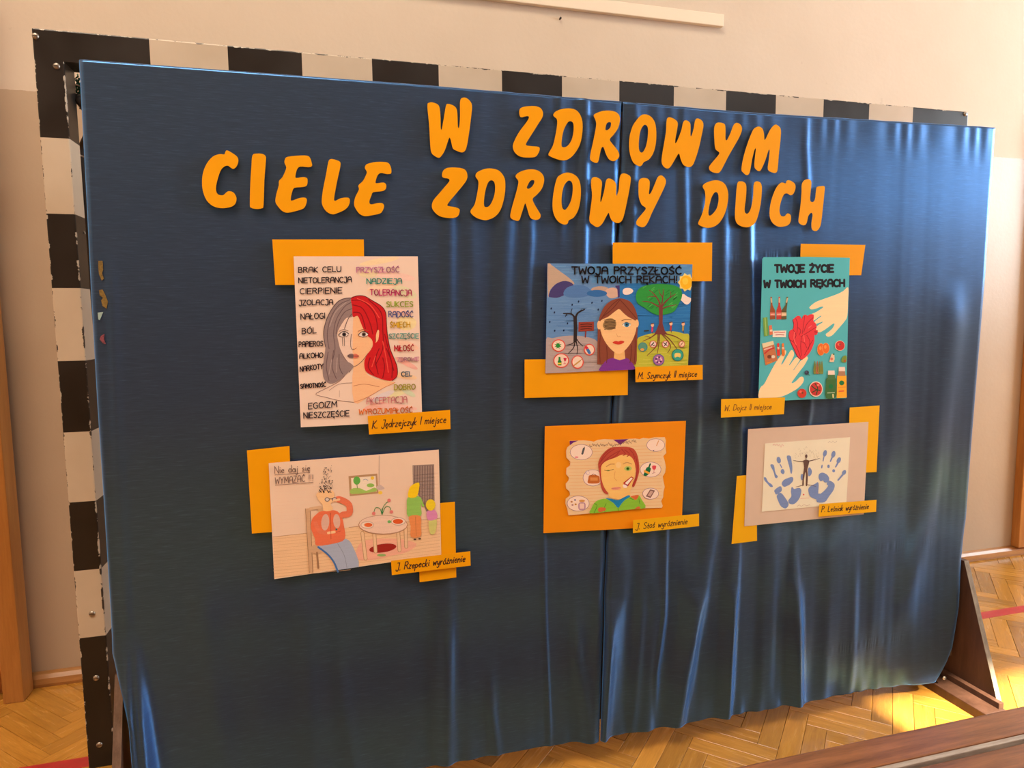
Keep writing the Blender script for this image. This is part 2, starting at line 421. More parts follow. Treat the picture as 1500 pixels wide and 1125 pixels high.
# ------------------------------------------------------------------ handball goal
PW = .07
goal = empty('handball_goal', (0, 0, 0), 'black and white banded wooden handball goal standing behind the blue curtain', 'goal')
upright_ = lambda p, q: abs(p.z-q.z) > .5
bar_box('post', (0, 0, 0), (PW, .08, 2.0), M['post'], goal, .0035, upright_)
bar_box('post', (3.145-PW, 0, 0), (3.145, .08, 2.0), M['post'], goal, .0035, upright_)
bar_box('crossbar', (0, 0, 2.0), (3.145, .08, 2.08), M['bar'], goal, .0035, lambda p, q: (p.z > 2.07 and q.z > 2.07) or (abs(p.z-q.z) > .05))
def bolt(px, py, parent, r=.0085, Y=0.0):
    p = at(px, py, Y); bm = bmesh.new()
    prof = [(0, 1.0), (-.0022, .95), (-.0038, .7), (-.0045, .35), (-.0046, 0.01)]
    rings = []
    for dy, k in prof: rings.append([bm.verts.new((p.x+r*k*math.cos(a*math.pi/7), Y+dy, p.z+r*k*math.sin(a*math.pi/7))) for a in range(14)])
    for i in range(len(rings)-1):
        for a in range(14): bm.faces.new((rings[i][a], rings[i][(a+1) % 14], rings[i+1][(a+1) % 14], rings[i+1][a]))
    bm.faces.new(rings[-1]); bmesh.ops.recalc_face_normals(bm, faces=bm.faces)
    o = bm_obj('bolt', bm, M['steel'], parent, True)
    box('slot', (p.x-r*.7, Y-.0052, p.z-.0008), (p.x+r*.7, Y-.0044, p.z+.0008), M['darksteel'], o)
for q in ((52, 53), (83, 97), (135, 899), (141, 993), (145.5, 1091), (1414, 167)): bolt(*q, goal)
# rear net frame of the goal and the gathered green net in the corner
pa, pb = at(121, 215, .30), at(131, 420, .34)
tube('net_frame', [(.075, .07, 1.93), (.085, .16, 1.9), (pa.x, .28, pa.z-.02), (pa.x, .32, 1.3), (pa.x-.005, .40, .6), (pa.x-.01, .48, .02)], .013, M['darksteel'], goal)
tube('net_frame', [(.075, .45, .02), (3.07, .45, .02)], .011, M['darksteel'], goal)
for zz in (1.975, 1.78):
    tube('net_hook', [(.055, .078, zz), (.06, .10, zz), (.078, .108, zz-.006), (.092, .10, zz-.012), (.094, .092, zz)], .0022, M['steel'], goal, 6)
p = at(128, 343, .06)
tube('net_hook', [(p.x-.014+.008*math.cos(a/10*6.28), .06, p.z+.011*math.sin(a/10*6.28)) for a in range(9)], .0018, M['steel'], goal, 6)
bm = bmesh.new()
for k in range(16):
    x0 = random.uniform(110, 122); y0 = random.uniform(108, 128); pts = []
    for i in range(7):
        q = at(x0+random.uniform(-4, 5)+i*.5, y0+i*random.uniform(3, 6), .10+.04*random.random()); pts.append(q)
    add_tube(bm, pts, .0022, 5)
for k in range(30):                                       # the net hangs along the crossbar behind the stand
    xx = .16+k*.1
    add_tube(bm, [(xx, .06, 2.0), (xx+.03, .14, 1.90), (xx-.02, .16, 1.76), (xx+.04, .17, 1.62)], .0018, 4)
bm_obj('net', bm, M['cord'], goal, True)['kind'] = 'stuff'

# ------------------------------------------------------------------ wall bars at the left
wb = empty('wall_bars', (-.36, .5, 0), 'varnished pine wall bars standing at the left edge on the parquet', 'wall bars')
WX = -.337
for x in (WX-.062, WX-.95): box('upright', (x, .458, 0), (x+.062, WY-.04, 2.45), M['pine'], wb, .004)
for k in range(15):
    z = .11+.158*k
    bm = bmesh.new(); add_tube(bm, [(WX-.90, .50, z), (WX-.05, .50, z)], .019, 12)
    bm_obj('rung', bm, M['pinerung'], wb, True)
for z in (.05, 2.40): box('rail', (WX-.93, .53, z-.03), (WX-.05, .55, z+.03), M['pinerung'], wb, .002)
box('back_board', (WX-.93, .515, .62), (WX-.05, .53, 1.3), M['pinerung'], wb, .002)

# ------------------------------------------------------------------ display stand
st = empty('display_stand', (1.5, -.37, 0), 'brown wooden display stand with plywood side feet under the blue curtain', 'display stand')
CYF = -.392          # front plane of the cloth
box('board', (.235, -.372, .12), (2.775, -.350, 1.862), M['board'], st, .002)
def side_panel(x0, x1, s):
    prof = [(-.545, 0), (-.388, .465), (-.345, .465), (-.19, 0)]
    bm = bmesh.new()
    a = [bm.verts.new((x0, y, z)) for y, z in prof]; b = [bm.verts.new((x1, y, z)) for y, z in prof]
    n = len(prof)
    for i in range(n): bm.faces.new((a[i], a[(i+1) % n], b[(i+1) % n], b[i]))
    bm.faces.new(a[::-1]); bm.faces.new(b); bmesh.ops.recalc_face_normals(bm, faces=bm.faces)
    o = bm_obj('side_panel', bm, M['walnut'], st)
    # pale bare edge of the plywood
    e = [(-.5455, .001), (-.3888, .465)]
    bm = bmesh.new(); add = []
    for (y, z) in e:
        add.append([bm.verts.new((x0-.0003, y-.0006, z)), bm.verts.new((x1+.0003, y-.0006, z)), bm.verts.new((x1+.0003, y+.0008, z+.0002)), bm.verts.new((x0-.0003, y+.0008, z+.0002))])
    for k in range(4): bm.faces.new((add[0][k], add[0][(k+1) % 4], add[1][(k+1) % 4], add[1][k]))
    bm.faces.new(add[0]); bm.faces.new(add[1][::-1]); bmesh.ops.recalc_face_normals(bm, faces=bm.faces)
    e = bm_obj('bare_edge', bm, M['ply'] if s < 0 else M['plybrown'], o); e['label'] = 'pale bare plywood edge' if s < 0 else 'brown scuffed plywood edge'
    xs = (x0-.085, x0) if s < 0 else (x1, x1+.085)
    box('foot', (xs[0], -.565, .0), (xs[1], -.19, .032), M['walnut'], st, .003)
    box('cleat', (xs[0]+(.065 if s < 0 else .0), -.555, .032), (xs[1]-(0 if s < 0 else .065), -.20, .052), M['walnut'], st, .002)
    return o
side_panel(2.787, 2.805, -1)
side_panel(.203, .221, 1)
bolt(1383, 993, st, .007, -.40)

# ------------------------------------------------------------------ curtains
EL = [(113, 88), (117, 160), (124, 290), (131, 430), (140, 590), (150, 740), (160, 900), (163, 960), (177, 1010), (194, 1060), (205, 1130), (208, 1175)]
ER = [(1465, 188), (1457, 290), (1450, 400), (1440, 520), (1430, 640), (1421, 760), (1415, 800), (1411, 829), (1405, 887), (1392, 945), (1377, 978), (1366, 998)]
SM = [(912, 152), (908, 300), (903, 420), (899, 560), (892, 700), (887, 830), (880, 960), (875, 1083)]
HEM = [(196, 1205), (400, 1168), (600, 1129), (740, 1103), (875, 1081), (1000, 1059), (1120, 1039), (1250, 1014), (1352, 997), (1388, 991)]
TOP = [(113, 88), (600, 124), (912, 150), (1100, 166), (1465, 188)]
def curve(pxs, byz=True):
    q = [at(a, b, CYF) for a, b in pxs]
    if byz: q = sorted((p.z, p.x) for p in q)
    else: q = sorted((p.x, p.z) for p in q)
    return np.array([a for a, b in q]), np.array([b for a, b in q])
el, er, sm = curve(EL), curve(ER), curve(SM)
hem, top = curve(HEM, False), curve(TOP, False)
FOLDS = [  # photo path, half width (m), height (m)
    ([(166, 450), (172, 640), (184, 890)], .012, .0035),
    ([(658, 330), (657, 700), (659, 1130)], .015, .0060),
    ([(622, 700), (630, 1130)], .03, -.004),
    ([(741, 330), (736, 430), (735, 560), (733, 680)], .020, .0085),
    ([(775, 350), (770, 440)], .014, .0065), ([(690, 340), (694, 520)], .02, .003),
    ([(857, 160), (853, 400)], .012, .0085), ([(820, 150), (822, 300)], .012, .004),
    ([(796, 780), (798, 900), (805, 1070)], .007, .004), ([(845, 960), (862, 1080)], .02, .010),
    ([(930, 170), (925, 360)], .012, .004), ([(1000, 200), (1004, 360)], .014, .004),
    ([(1025, 330), (1022, 480), (1020, 620)], .014, .006), ([(1060, 350), (1058, 600)], .014, .005),
    ([(1096, 340), (1097, 480), (1096, 540)], .013, .0105), ([(1083, 560), (1082, 700), (1075, 825), (1066, 990), (1064, 1040)], .013, .010),
    ([(1185, 600), (1182, 620), (1180, 640)], .012, .006), ([(1130, 620), (1128, 700)], .015, .004),
    ([(975, 770), (972, 900), (960, 985)], .009, .006), ([(1040, 780), (1018, 910), (990, 1060)], .022, .010),
    ([(1128, 770), (1122, 900), (1115, 1030)], .03, .006), ([(1162, 850), (1166, 915), (1165, 1030)], .018, .012),
    ([(1215, 810), (1210, 930), (1205, 1020)], .03, .006), ([(1250, 860), (1246, 1015)], .02, .004),
    ([(1395, 480), (1385, 560), (1365, 700), (1325, 880)], .045, .008), ([(1290, 700), (1280, 900)], .04, .006),
    ([(938, 900), (925, 1068)], .016, .007), ([(955, 620), (945, 800)], .03, .006),
    ([(450, 900), (460, 1130)], .03, .0035), ([(500, 1000), (520, 1130)], .02, .004), ([(720, 1040), (728, 1100)], .014, .007),
    ([(400, 420), (395, 800)], .03, .0018), ([(300, 900), (330, 1130)], .03, .004),
    
    ([(1180, 215), (1182, 260)], .012, .003), ([(1230, 660), (1240, 960)], .05, .006),
    ([(898, 840), (884, 980), (874, 1090)], .042, .022), ([(1073, 820), (1064, 960), (1060, 1040)], .026, .013), ([(1160, 900), (1164, 1030)], .030, .016), ([(1016, 880), (986, 1060)], .036, .014), ([(652, 940), (650, 1130)], .022, .008), ([(960, 900), (946, 1060)], .03, .008),
    ([(902, 560), (893, 700), (896, 830), (884, 1000), (876, 1090)], .018, .0125),
]
folds = []
for pts, hw, A in FOLDS:
    z, x = curve(pts); folds.append((z, x, hw, A))
def noise1(n, lo, hi, seed):
    r = np.random.default_rng(seed); return [(r.uniform(lo, hi), r.uniform(0, 6.28), r.uniform(.5, 1)) for _ in range(n)]
NA = noise1(9, 14, 60, 3); NB = noise1(8, 60, 190, 4)
def drape(X, Z):
    """how far the cloth stands forward of its plane (metres, towards the hall)"""
    D = np.zeros_like(X)
    for z, x, hw, A in folds:
        xc = np.interp(Z, z, x); fade = .17
        g = np.clip((Z-(z[0]-fade))/fade, 0, 1)*np.clip(((z[-1]+fade)-Z)/fade, 0, 1)
        g = g*g*(3-2*g); D += A*np.exp(-((X-xc)/hw)**2)*g
    gain = np.interp(X, [.2, .9, 1.3, 1.6, 2.2, 2.8], [.12, .25, .7, 1.0, .9, .55])
    gain = gain*(1-.75*np.clip((X-1.9)/.25, 0, 1)*np.clip((Z-1.0)/.5, 0, 1))
    low = np.interp(Z, [.05, .6, 1.3, 1.85], [1.25, 1.0, .8, .55])
    for f, ph, a in NA: D += .00055*a*gain*low*np.sin(X*f+ph+.9*np.sin(Z*1.7+ph))
    for f, ph, a in NB: D += .00012*a*gain*low*np.sin(X*f+ph+1.4*np.sin(Z*2.3+ph))
    # gathers at the top edge and along the hem
    tg = np.clip((Z-1.74)/.12, 0, 1)**2*np.clip((X-1.0)/.4, 0, 1)
    D += .0009*tg*np.sin(X*95+2*np.sin(X*23))
    hz = np.interp(X, hem[0], hem[1]); hg = np.clip(1-(Z-hz)/.10, 0, 1)**2*np.interp(X, [.3, 1.0, 1.5, 2.6], [.3, .5, 1, .8])
    D += .0032*hg*np.sin(X*70+3*np.sin(X*13))
    # small puckers seen across the right half
    for cx_, cz_, s in ((2.02, 1.47, .20), (2.13, 1.47, .12), (2.48, .55, .13), (2.38, .23, .14), (1.90, 1.15, .10)):
        D += .0006*np.exp(-((X-cx_)/s)**2-((Z-cz_)/.016)**2)*np.sin(X*260+9*np.sin(X*60))
    return D
def curtain(name, lo, hi, nx, nz, label, side):
    T = np.linspace(0, 1, nz)[:, None]; U = np.linspace(0, 1, nx)[None, :]
    # denser towards the middle seam is not needed; straight grid between two edges
    X = np.zeros((nz, nx)); Z = np.zeros((nz, nx))
    xa = np.interp([1.0], lo[0], lo[1])[0]; xb = np.interp([1.0], hi[0], hi[1])[0]
    Xg = xa+(xb-xa)*np.repeat(U, nz, 0)
    for _ in range(3):
        zt = np.interp(Xg, top[0], top[1]); zb = np.interp(Xg, hem[0], hem[1])
        Z = zb+(zt-zb)*T
        l = np.interp(Z, lo[0], lo[1]); h = np.interp(Z, hi[0], hi[1]); Xg = l+(h-l)*U
    X = Xg; D = drape(X, Z)
    cap = np.interp(Z, [.32, .50], [.05, .0092]); D = np.where(D > 0, cap*np.tanh(D/cap*1.0), D)
    l = np.interp(Z, lo[0], lo[1]); h = np.interp(Z, hi[0], hi[1])
    if side < 0:
        # the cloth rides out over the left foot: a blade-like fold
        k = np.clip((.56-Z)/.50, 0, 1)
        cx = .222+.012*k; D += .10*k**1.3*np.exp(-((X-cx)/(.030+.022*k))**2)
        cx = .250+.030*k; D += .020*np.minimum(k*2.5, 1)*np.exp(-((X-cx)/.012)**2)
        cx = .232+.014*k; D += .010*np.minimum(k*3, 1)*np.exp(-((X-cx)/.007)**2)
        e = np.clip(1-(X-l)/.012, 0, 1); D -= .012*e**2
        s = np.clip(1-(h-X)/.020, 0, 1); D -= .016*s**1.5*np.interp(Z, [.1, 1.6, 1.9], [1, .7, .2])
    else:
        s = np.clip(1-(X-l)/.014, 0, 1); D -= .016*s**1.5*np.interp(Z, [.1, 1.6, 1.9], [1, .7, .2])
        # right side wraps round the board
        e = np.clip(1-(h-X)/.030, 0, 1); D -= .030*(1-np.sqrt(np.clip(1-e**2, 0, 1)))
        k = np.clip((.58-Z)/.45, 0, 1)     # pushed forward by the right foot
        b = np.clip((X-(h-.05-.26*k))/(.06+.26*k), 0, 1); D += .030*k*b*b
    Y = CYF-D
    # top: wrap over the board
    rows = []
    for yy, dz in ((-.386, .004), (-.374, .0075), (-.358, .0075), (-.345, .003), (-.341, -.02), (-.341, -.06)):
        rows.append(np.stack([X[-1], np.maximum(yy, Y[-1]), Z[-1]+dz+.0004*np.sin(X[-1]*60)*(X[-1] > 1.1)], 1))
    V = np.stack([X, Y, Z], 2).reshape(-1, 3); V = np.concatenate([V]+rows)
    R = nz+len(rows); idx = np.arange(R*nx).reshape(R, nx)
    F = np.stack([idx[:-1, :-1], idx[:-1, 1:], idx[1:, 1:], idx[1:, :-1]], -1).reshape(-1, 4)
    me = bpy.data.meshes.new(name); me.from_pydata(V.tolist(), [], F.tolist()); me.materials.append(M['satin'])
    me.polygons.foreach_set('use_smooth', [True]*len(me.polygons))
    o = link(bpy.data.objects.new(name, me)); so = o.modifiers.new('cloth', 'SOLIDIFY'); so.thickness = .0009; so.offset = -1
    return tag(o, label, 'curtain', 'blue curtains over the display stand')
seam_l = (sm[0], sm[1]-.001); seam_r = (sm[0], sm[1]+.003)
cl = curtain('curtain', el, seam_l, 460, 420, 'left navy blue satin curtain, nearly smooth, over the display stand', -1)
cr = curtain('curtain.001', seam_r, er, 460, 420, 'right blue satin curtain with many soft folds, beside the goal end', 1)
def scrap(name, pts, mat, label):
    q = [at(a, b, CYF-.0028) for a, b in pts]
    bm = bmesh.new(); a = [bm.verts.new(p) for p in q]; b = [bm.verts.new(p+Vector((0, .0012, 0))) for p in q]; n = len(q)
    bm.faces.new(a); bm.faces.new(b[::-1])
    for i in range(n): bm.faces.new((a[i], b[i], b[(i+1) % n], a[(i+1) % n]))
    bmesh.ops.recalc_face_normals(bm, faces=bm.faces); o = bm_obj(name, bm, mat, cl); o['label'] = label
scrap('thread_mark', [(144, 382), (150, 382), (151, 395), (149, 400), (152, 408), (149, 411), (145, 402), (144, 392)], M['ochre'], 'ochre thread mark')
scrap('thread_mark', [(145, 425), (150, 424), (154, 432), (158, 442), (156, 452), (150, 448), (148, 440), (151, 436), (146, 433)], M['ochre'], 'ochre and green thread mark')
scrap('scrap', [(143, 458), (151, 457), (146, 469), (144, 468)], M['mint'], 'pale mint scrap')
scrap('thread_mark', [(148, 492), (153, 489), (152, 497), (155, 504), (151, 503), (146, 497)], M['rose'], 'rose thread mark')

# ------------------------------------------------------------------ orange cut-out letters
PY = -.4022          # plane in which paper hangs, just clear of the folds
def smooth_closed(pts, n=3):
    out = []; L = len(pts)
    for i in range(L):
        p0, p1, p2, p3 = pts[i-1], pts[i], pts[(i+1) % L], pts[(i+2) % L]
        for k in range(n):
            t = k/n
            out.append(tuple(.5*((2*p1[a])+(-p0[a]+p2[a])*t+(2*p0[a]-5*p1[a]+4*p2[a]-p3[a])*t*t+(-p0[a]+3*p1[a]-3*p2[a]+p3[a])*t**3) for a in range(2)))
    return out
def extrude_poly(name, loops, mat, thick, parent=None, yfun=None):
    """loops: world (x,z) lists; first outer, others holes"""
    ls = [[Vector((a, b, 0)) for a, b in lp] for lp in loops]
    tris = tessellate_polygon(ls); flat = [v for lp in ls for v in lp]; n = len(flat)
    yf = yfun or (lambda x, z: PY)
    V = [(v.x, yf(v.x, v.y), v.y) for v in flat]+[(v.x, yf(v.x, v.y)+thick, v.y) for v in flat]
    F = []
    for t in tris:
        a, b, c = (flat[i] for i in t)
        ccw = (b-a).cross(c-a).z > 0      # seen from -y, x right, z up
        t = tuple(t) if ccw else tuple(t)[::-1]
        F.append(t); F.append(tuple(i+n for i in t[::-1]))
    o = 0
    for lp in ls:
        m_ = len(lp)
        for i in range(m_): a, b = o+i, o+(i+1) % m_; F.append((a, b, b+n, a+n))
        o += m_
    return meshobj(name, V, F, mat, parent)
A_, B_ = (280, 130, 3), (740, 130, 3)
LET = [
 ('W', 'top line, standing alone before the longer word', A_, [[(1038,75),(1045,62),(1062,60),(1085,70),(1093,90),(1096,130),(1097,175),(1102,175),(1112,120),(1120,75),(1128,66),(1150,72),(1165,85),(1170,110),(1172,165),(1178,168),(1182,120),(1182,60),(1188,42),(1205,38),(1225,52),(1235,75),(1230,130),(1222,190),(1213,245),(1205,270),(1190,280),(1165,272),(1150,262),(1143,235),(1137,215),(1130,225),(1115,270),(1100,295),(1088,304),(1070,296),(1055,280),(1050,240),(1046,160)]]),
 ('Z', 'top line, first letter of ZDROWYM', B_, [[(62,100),(68,85),(90,78),(130,76),(155,85),(166,105),(162,128),(145,155),(120,195),(95,235),(93,248),(115,252),(145,255),(152,265),(145,285),(130,300),(90,302),(60,295),(40,275),(34,250),(45,220),(65,185),(95,145),(105,125),(95,120),(68,125)]]),
 ('D', 'top line, second letter of ZDROWYM', B_, [[(212,112),(225,98),(255,88),(290,87),(315,97),(332,120),(340,155),(338,200),(328,245),(305,285),(280,308),(255,315),(225,308),(195,295),(192,283),(210,250),(220,210),(228,165),(228,135),(215,122)],[(275,148),(290,143),(300,155),(300,190),(292,225),(275,250),(258,257),(248,250),(250,215),(258,180)]]),
 ('R', 'top line, third letter of ZDROWYM', B_, [[(388,118),(400,108),(430,98),(465,97),(490,105),(503,122),(504,145),(495,175),(478,200),(460,222),(470,240),(495,270),(502,290),(498,305),(480,317),(460,312),(445,290),(435,262),(428,255),(420,270),(412,310),(405,325),(390,323),(374,310),(376,280),(385,240),(395,190),(400,155),(395,135)],[(445,155),(455,147),(465,150),(462,170),(448,182),(440,178)]]),
 ('O', 'top line, fourth letter of ZDROWYM', B_, [[(560,165),(572,145),(595,118),(618,113),(642,125),(658,150),(664,190),(662,240),(650,285),(630,312),(610,322),(602,335),(590,340),(565,325),(550,290),(545,250),(548,205)],[(602,168),(615,158),(627,172),(627,210),(620,250),(608,275),(597,280),(588,265),(588,225),(593,190)]]),
 ('W', 'top line, fifth letter of ZDROWYM', B_, [[(708,150),(712,130),(725,126),(745,135),(758,150),(755,180),(748,220),(748,240),(758,225),(775,180),(782,148),(795,138),(812,150),(815,170),(815,205),(820,205),(830,170),(835,140),(845,130),(865,140),(872,160),(865,200),(852,260),(838,305),(825,335),(808,344),(785,335),(772,310),(765,285),(755,295),(735,330),(718,350),(700,345),(688,325),(690,290),(700,230),(707,185)]]),
 ('Y', 'top line, sixth letter of ZDROWYM', B_, [[(920,165),(930,150),(950,150),(965,158),(968,185),(968,220),(975,225),(990,195),(1003,160),(1018,150),(1035,160),(1040,180),(1030,210),(1005,255),(980,300),(960,340),(945,365),(930,370),(905,362),(897,345),(910,325),(935,295),(942,280),(925,265),(920,230),(918,190)]]),
 ('M', 'top line, last letter of ZDROWYM', B_, [[(1085,190),(1098,172),(1115,166),(1130,175),(1137,195),(1140,225),(1148,215),(1165,180),(1185,158),(1200,162),(1212,180),(1210,230),(1203,290),(1198,350),(1192,368),(1175,368),(1155,355),(1158,320),(1163,275),(1158,270),(1145,310),(1130,345),(1118,362),(1103,355),(1095,340),(1098,300),(1102,265),(1096,268),(1085,310),(1075,365),(1062,380),(1045,368),(1038,355),(1045,310),(1062,250)]]),
 ('C', 'second line, first letter of CIELE', A_, [[(158,270),(185,285),(203,300),(207,318),(200,340),(185,352),(172,345),(162,338),(148,340),(132,355),(120,385),(110,425),(110,450),(120,465),(140,468),(152,458),(165,450),(185,455),(198,475),(198,495),(188,512),(165,522),(130,525),(95,515),(68,490),(52,450),(48,410),(52,370),(68,330),(95,298),(125,287),(145,288),(150,278)]]),
 ('I', 'second line, the straight stroke in CIELE', A_, [[(270,292),(290,285),(315,287),(328,298),(328,320),(322,400),(318,510),(310,525),(285,528),(262,522),(258,505),(260,420),(265,340)]]),
 ('E', 'second line, middle of CIELE', A_, [[(412,310),(420,300),(450,295),(500,293),(520,300),(530,325),(530,340),(515,345),(480,342),(465,355),(458,385),(465,392),(490,388),(508,392),(512,405),(508,425),(490,432),(455,435),(445,450),(438,480),(442,492),(470,482),(495,478),(508,485),(506,505),(495,525),(470,535),(425,545),(400,537),(380,515),(370,495),(375,460),(385,425),(386,405),(400,390),(412,365),(418,345),(410,325)]]),
 ('L', 'second line, fourth letter of CIELE', A_, [[(605,315),(615,308),(635,312),(655,322),(655,345),(645,390),(635,440),(628,485),(635,492),(655,482),(680,478),(695,482),(697,500),(688,520),(670,535),(640,548),(620,552),(595,540),(578,515),(574,490),(580,440),(592,380),(600,335)]]),
 ('E', 'second line, last letter of CIELE', A_, [[(765,340),(775,330),(810,322),(855,322),(872,332),(880,355),(878,372),(860,375),(835,370),(820,380),(810,410),(818,415),(845,412),(857,422),(855,440),(840,450),(800,455),(792,470),(783,495),(790,508),(820,502),(840,503),(848,515),(842,535),(830,548),(800,555),(765,560),(740,550),(722,525),(716,508),(720,480),(732,455),(738,440),(735,425),(755,405),(768,380),(772,365),(764,350)]]),
 ('Z', 'second line, first letter of ZDROWY', A_, [[(1103,385),(1105,365),(1120,350),(1150,346),(1190,350),(1208,362),(1214,385),(1208,405),(1190,430),(1165,460),(1140,490),(1127,508),(1130,515),(1160,520),(1178,528),(1180,540),(1172,560),(1150,568),(1110,565),(1085,555),(1065,535),(1058,515),(1065,490),(1090,460),(1120,425),(1135,405),(1130,395),(1112,392)]]),
 ('D', 'second line, second letter of ZDROWY', A_, [[(1250,378),(1260,365),(1290,352),(1320,350),(1350,358),(1370,378),(1380,405),(1380,450),(1372,495),(1358,535),(1335,562),(1305,576),(1285,577),(1255,568),(1232,550),(1228,535),(1245,510),(1255,470),(1262,430),(1262,405),(1252,390)],[(1308,408),(1325,403),(1335,420),(1335,455),(1325,490),(1310,515),(1295,520),(1287,512),(1288,480),(1295,440)]]),
 ('R', 'second line, third letter of ZDROWY', B_, [[(45,385),(60,368),(90,357),(125,355),(152,365),(168,385),(170,410),(160,440),(140,465),(122,482),(125,500),(145,535),(156,555),(150,572),(130,576),(110,565),(98,530),(90,505),(85,510),(72,550),(62,578),(45,578),(24,565),(28,530),(42,480),(55,430),(58,405)],[(98,425),(110,405),(125,402),(128,412),(118,430),(102,440),(95,435)]]),
 ('O', 'second line, fourth letter of ZDROWY', B_, [[(225,400),(240,380),(270,368),(300,375),(322,395),(332,430),(332,480),(322,530),(302,565),(280,578),(275,592),(260,597),(235,585),(215,555),(208,515),(212,460)],[(262,420),(280,403),(295,415),(297,450),(290,490),(275,520),(262,532),(250,520),(248,480),(253,445)]]),
 ('W', 'second line, fifth letter of ZDROWY, across the seam', B_, [[(378,400),(390,388),(410,393),(425,410),(422,450),(418,490),(422,495),(435,450),(443,405),(455,394),(475,402),(488,420),(488,455),(490,470),(500,440),(503,395),(512,374),(530,373),(550,385),(552,405),(545,450),(533,510),(520,565),(508,585),(492,590),(470,580),(460,560),(455,545),(445,560),(425,595),(405,608),(385,598),(370,580),(375,530),(382,470),(378,430)]]),
 ('Y', 'second line, last letter of ZDROWY', B_, [[(588,405),(600,393),(622,393),(635,405),(635,430),(632,462),(642,455),(660,415),(672,388),(688,380),(705,395),(707,415),(695,445),(670,495),(645,545),(625,590),(608,608),(590,606),(575,595),(580,575),(605,545),(618,525),(600,510),(588,480),(586,440)]]),
 ('D', 'second line, first letter of DUCH', B_, [[(868,430),(880,415),(905,405),(930,402),(955,410),(972,430),(980,465),(975,515),(960,560),(935,595),(905,610),(880,610),(852,598),(850,585),(862,560),(875,520),(880,480),(878,450)],[(922,455),(935,460),(938,490),(930,525),(912,550),(898,558),(893,545),(898,510),(908,475)]]),
 ('U', 'second line, second letter of DUCH', B_, [[(1020,418),(1035,407),(1052,412),(1060,430),(1058,480),(1052,530),(1058,548),(1070,545),(1082,520),(1090,470),(1092,425),(1100,408),(1118,410),(1128,430),(1125,490),(1115,545),(1098,590),(1070,608),(1040,605),(1018,590),(1010,560),(1013,500)]]),
 ('C', 'second line, third letter of DUCH', B_, [[(1238,405),(1250,402),(1272,415),(1277,435),(1268,460),(1255,468),(1240,460),(1225,465),(1212,495),(1205,535),(1212,558),(1228,560),(1240,548),(1253,553),(1256,570),(1250,592),(1232,604),(1200,606),(1175,590),(1162,560),(1165,510),(1178,465),(1195,430),(1215,412),(1233,416)]]),
 ('H', 'second line, last letter of DUCH', B_, [[(1303,420),(1315,402),(1335,398),(1345,412),(1342,450),(1340,490),(1352,498),(1362,485),(1366,450),(1370,432),(1388,428),(1404,430),(1403,460),(1397,520),(1390,585),(1383,610),(1368,625),(1350,618),(1347,590),(1352,555),(1345,545),(1332,560),(1325,590),(1312,600),(1292,590),(1290,570),(1296,530),(1300,490),(1302,455)]]),
]
for ch, where, (ox, oy, s_), loops in LET:
    W = []
    for lp in loops:
        sp_ = smooth_closed(lp, 3); W.append([(lambda q: (q.x, q.z))(at(ox+a/s_, oy+b/s_, PY)) for a, b in sp_])
    xs = [a for a, b in W[0]]; zs = [b for a, b in W[0]]; xm = sum(xs)/len(xs); zm = sum(zs)/len(zs)
    tx, tz = random.uniform(-.02, .02), random.uniform(-.02, .02)
    o = extrude_poly('paper_letter', W, M['orange'], .0006, None, lambda x, z: PY+tx*(x-xm)+tz*(z-zm))
    tag(o, f'orange cut-out paper letter {ch}, {where}', 'letter', 'orange title letters on the curtain')

# ------------------------------------------------------------------ paper sheets and drawings
def paper(name, corners, y, mat, label, cat, group=None, lift=0, thick=.0005, outline=None, rgb=None):
    """corners: photo points TL TR BR BL; lift: how far the left side stands off"""
    q = [at(a, b, y) for a, b in corners]
    xl, xr = min(p.x for p in q), max(p.x for p in q)
    yf = lambda x, z: y-lift*(xr-x)/(xr-xl)
    pts = [at(a, b, y) for a, b in (outline or corners)]
    o = extrude_poly(name, [[(p.x, p.z) for p in pts]], mat, thick, None, yf)
    # set the origin at the sheet's centre
    c = sum((p for p in q), Vector())/4
    o.data.transform(Matrix.Translation(-c)); o.location = c
    o['yf'] = 0; del o['yf']
    tag(o, label, cat, group); return o, yf
GM = 'orange backing papers behind the drawings'; GS = 'orange name slips'; GD = 'pupils drawings on the curtain'
def mount(c, y, label, mat='orange'): return paper('backing_paper', c, y, M[mat], label, 'paper', GM)
mount([(398.8,350.7),(532.9,350.7),(534,417),(403.3,417.3)], PY, 'orange backing paper at the top left of the two-haired portrait')
mount([(361.7,659.8),(424,653.3),(428,777),(369.1,781.6)], PY, 'upright orange backing paper left of the kitchen drawing')
mount([(611,740),(666.2,735),(668.5,845.8),(614.8,852.8)], PY, 'orange backing paper at the lower right of the kitchen drawing')
mount([(897.6,355.3),(1043.3,355.3),(1042.7,411.9),(897.6,411.9)], PY, 'orange backing paper at the top right of the drawing with two trees')
mount([(768.5,526.6),(920,525),(919.6,578.7),(768.5,583)], PY, 'wide orange backing paper under the drawing with two trees')
mount([(1173.2,357),(1267.7,358.8),(1261.5,403.2),(1171.5,403)], PY, 'orange backing paper at the top right of the turquoise heart poster')
mount([(1244.8,597),(1288.5,594),(1284,691.4),(1242,693.6)], PY, 'orange backing paper at the top right of the grey card', 'hazed_orange')
mount([(1079.6,697.3),(1108,695),(1108.9,792.2),(1071.8,796.8)], PY, 'orange backing paper at the lower left of the grey card', 'hazed_orange')
card5, _ = paper('card', [(798.2,624.3),(1004.8,616.5),(998.5,770),(796.1,781)], PY, M['deep'], 'large deep orange card behind the red-haired face drawing', 'card')
card6, _ = paper('card', [(1096,628.6),(1272.2,618),(1265.3,753.3),(1090.4,771)], PY-.0012, M['grey'], 'warm grey card behind the blue handprints', 'card')

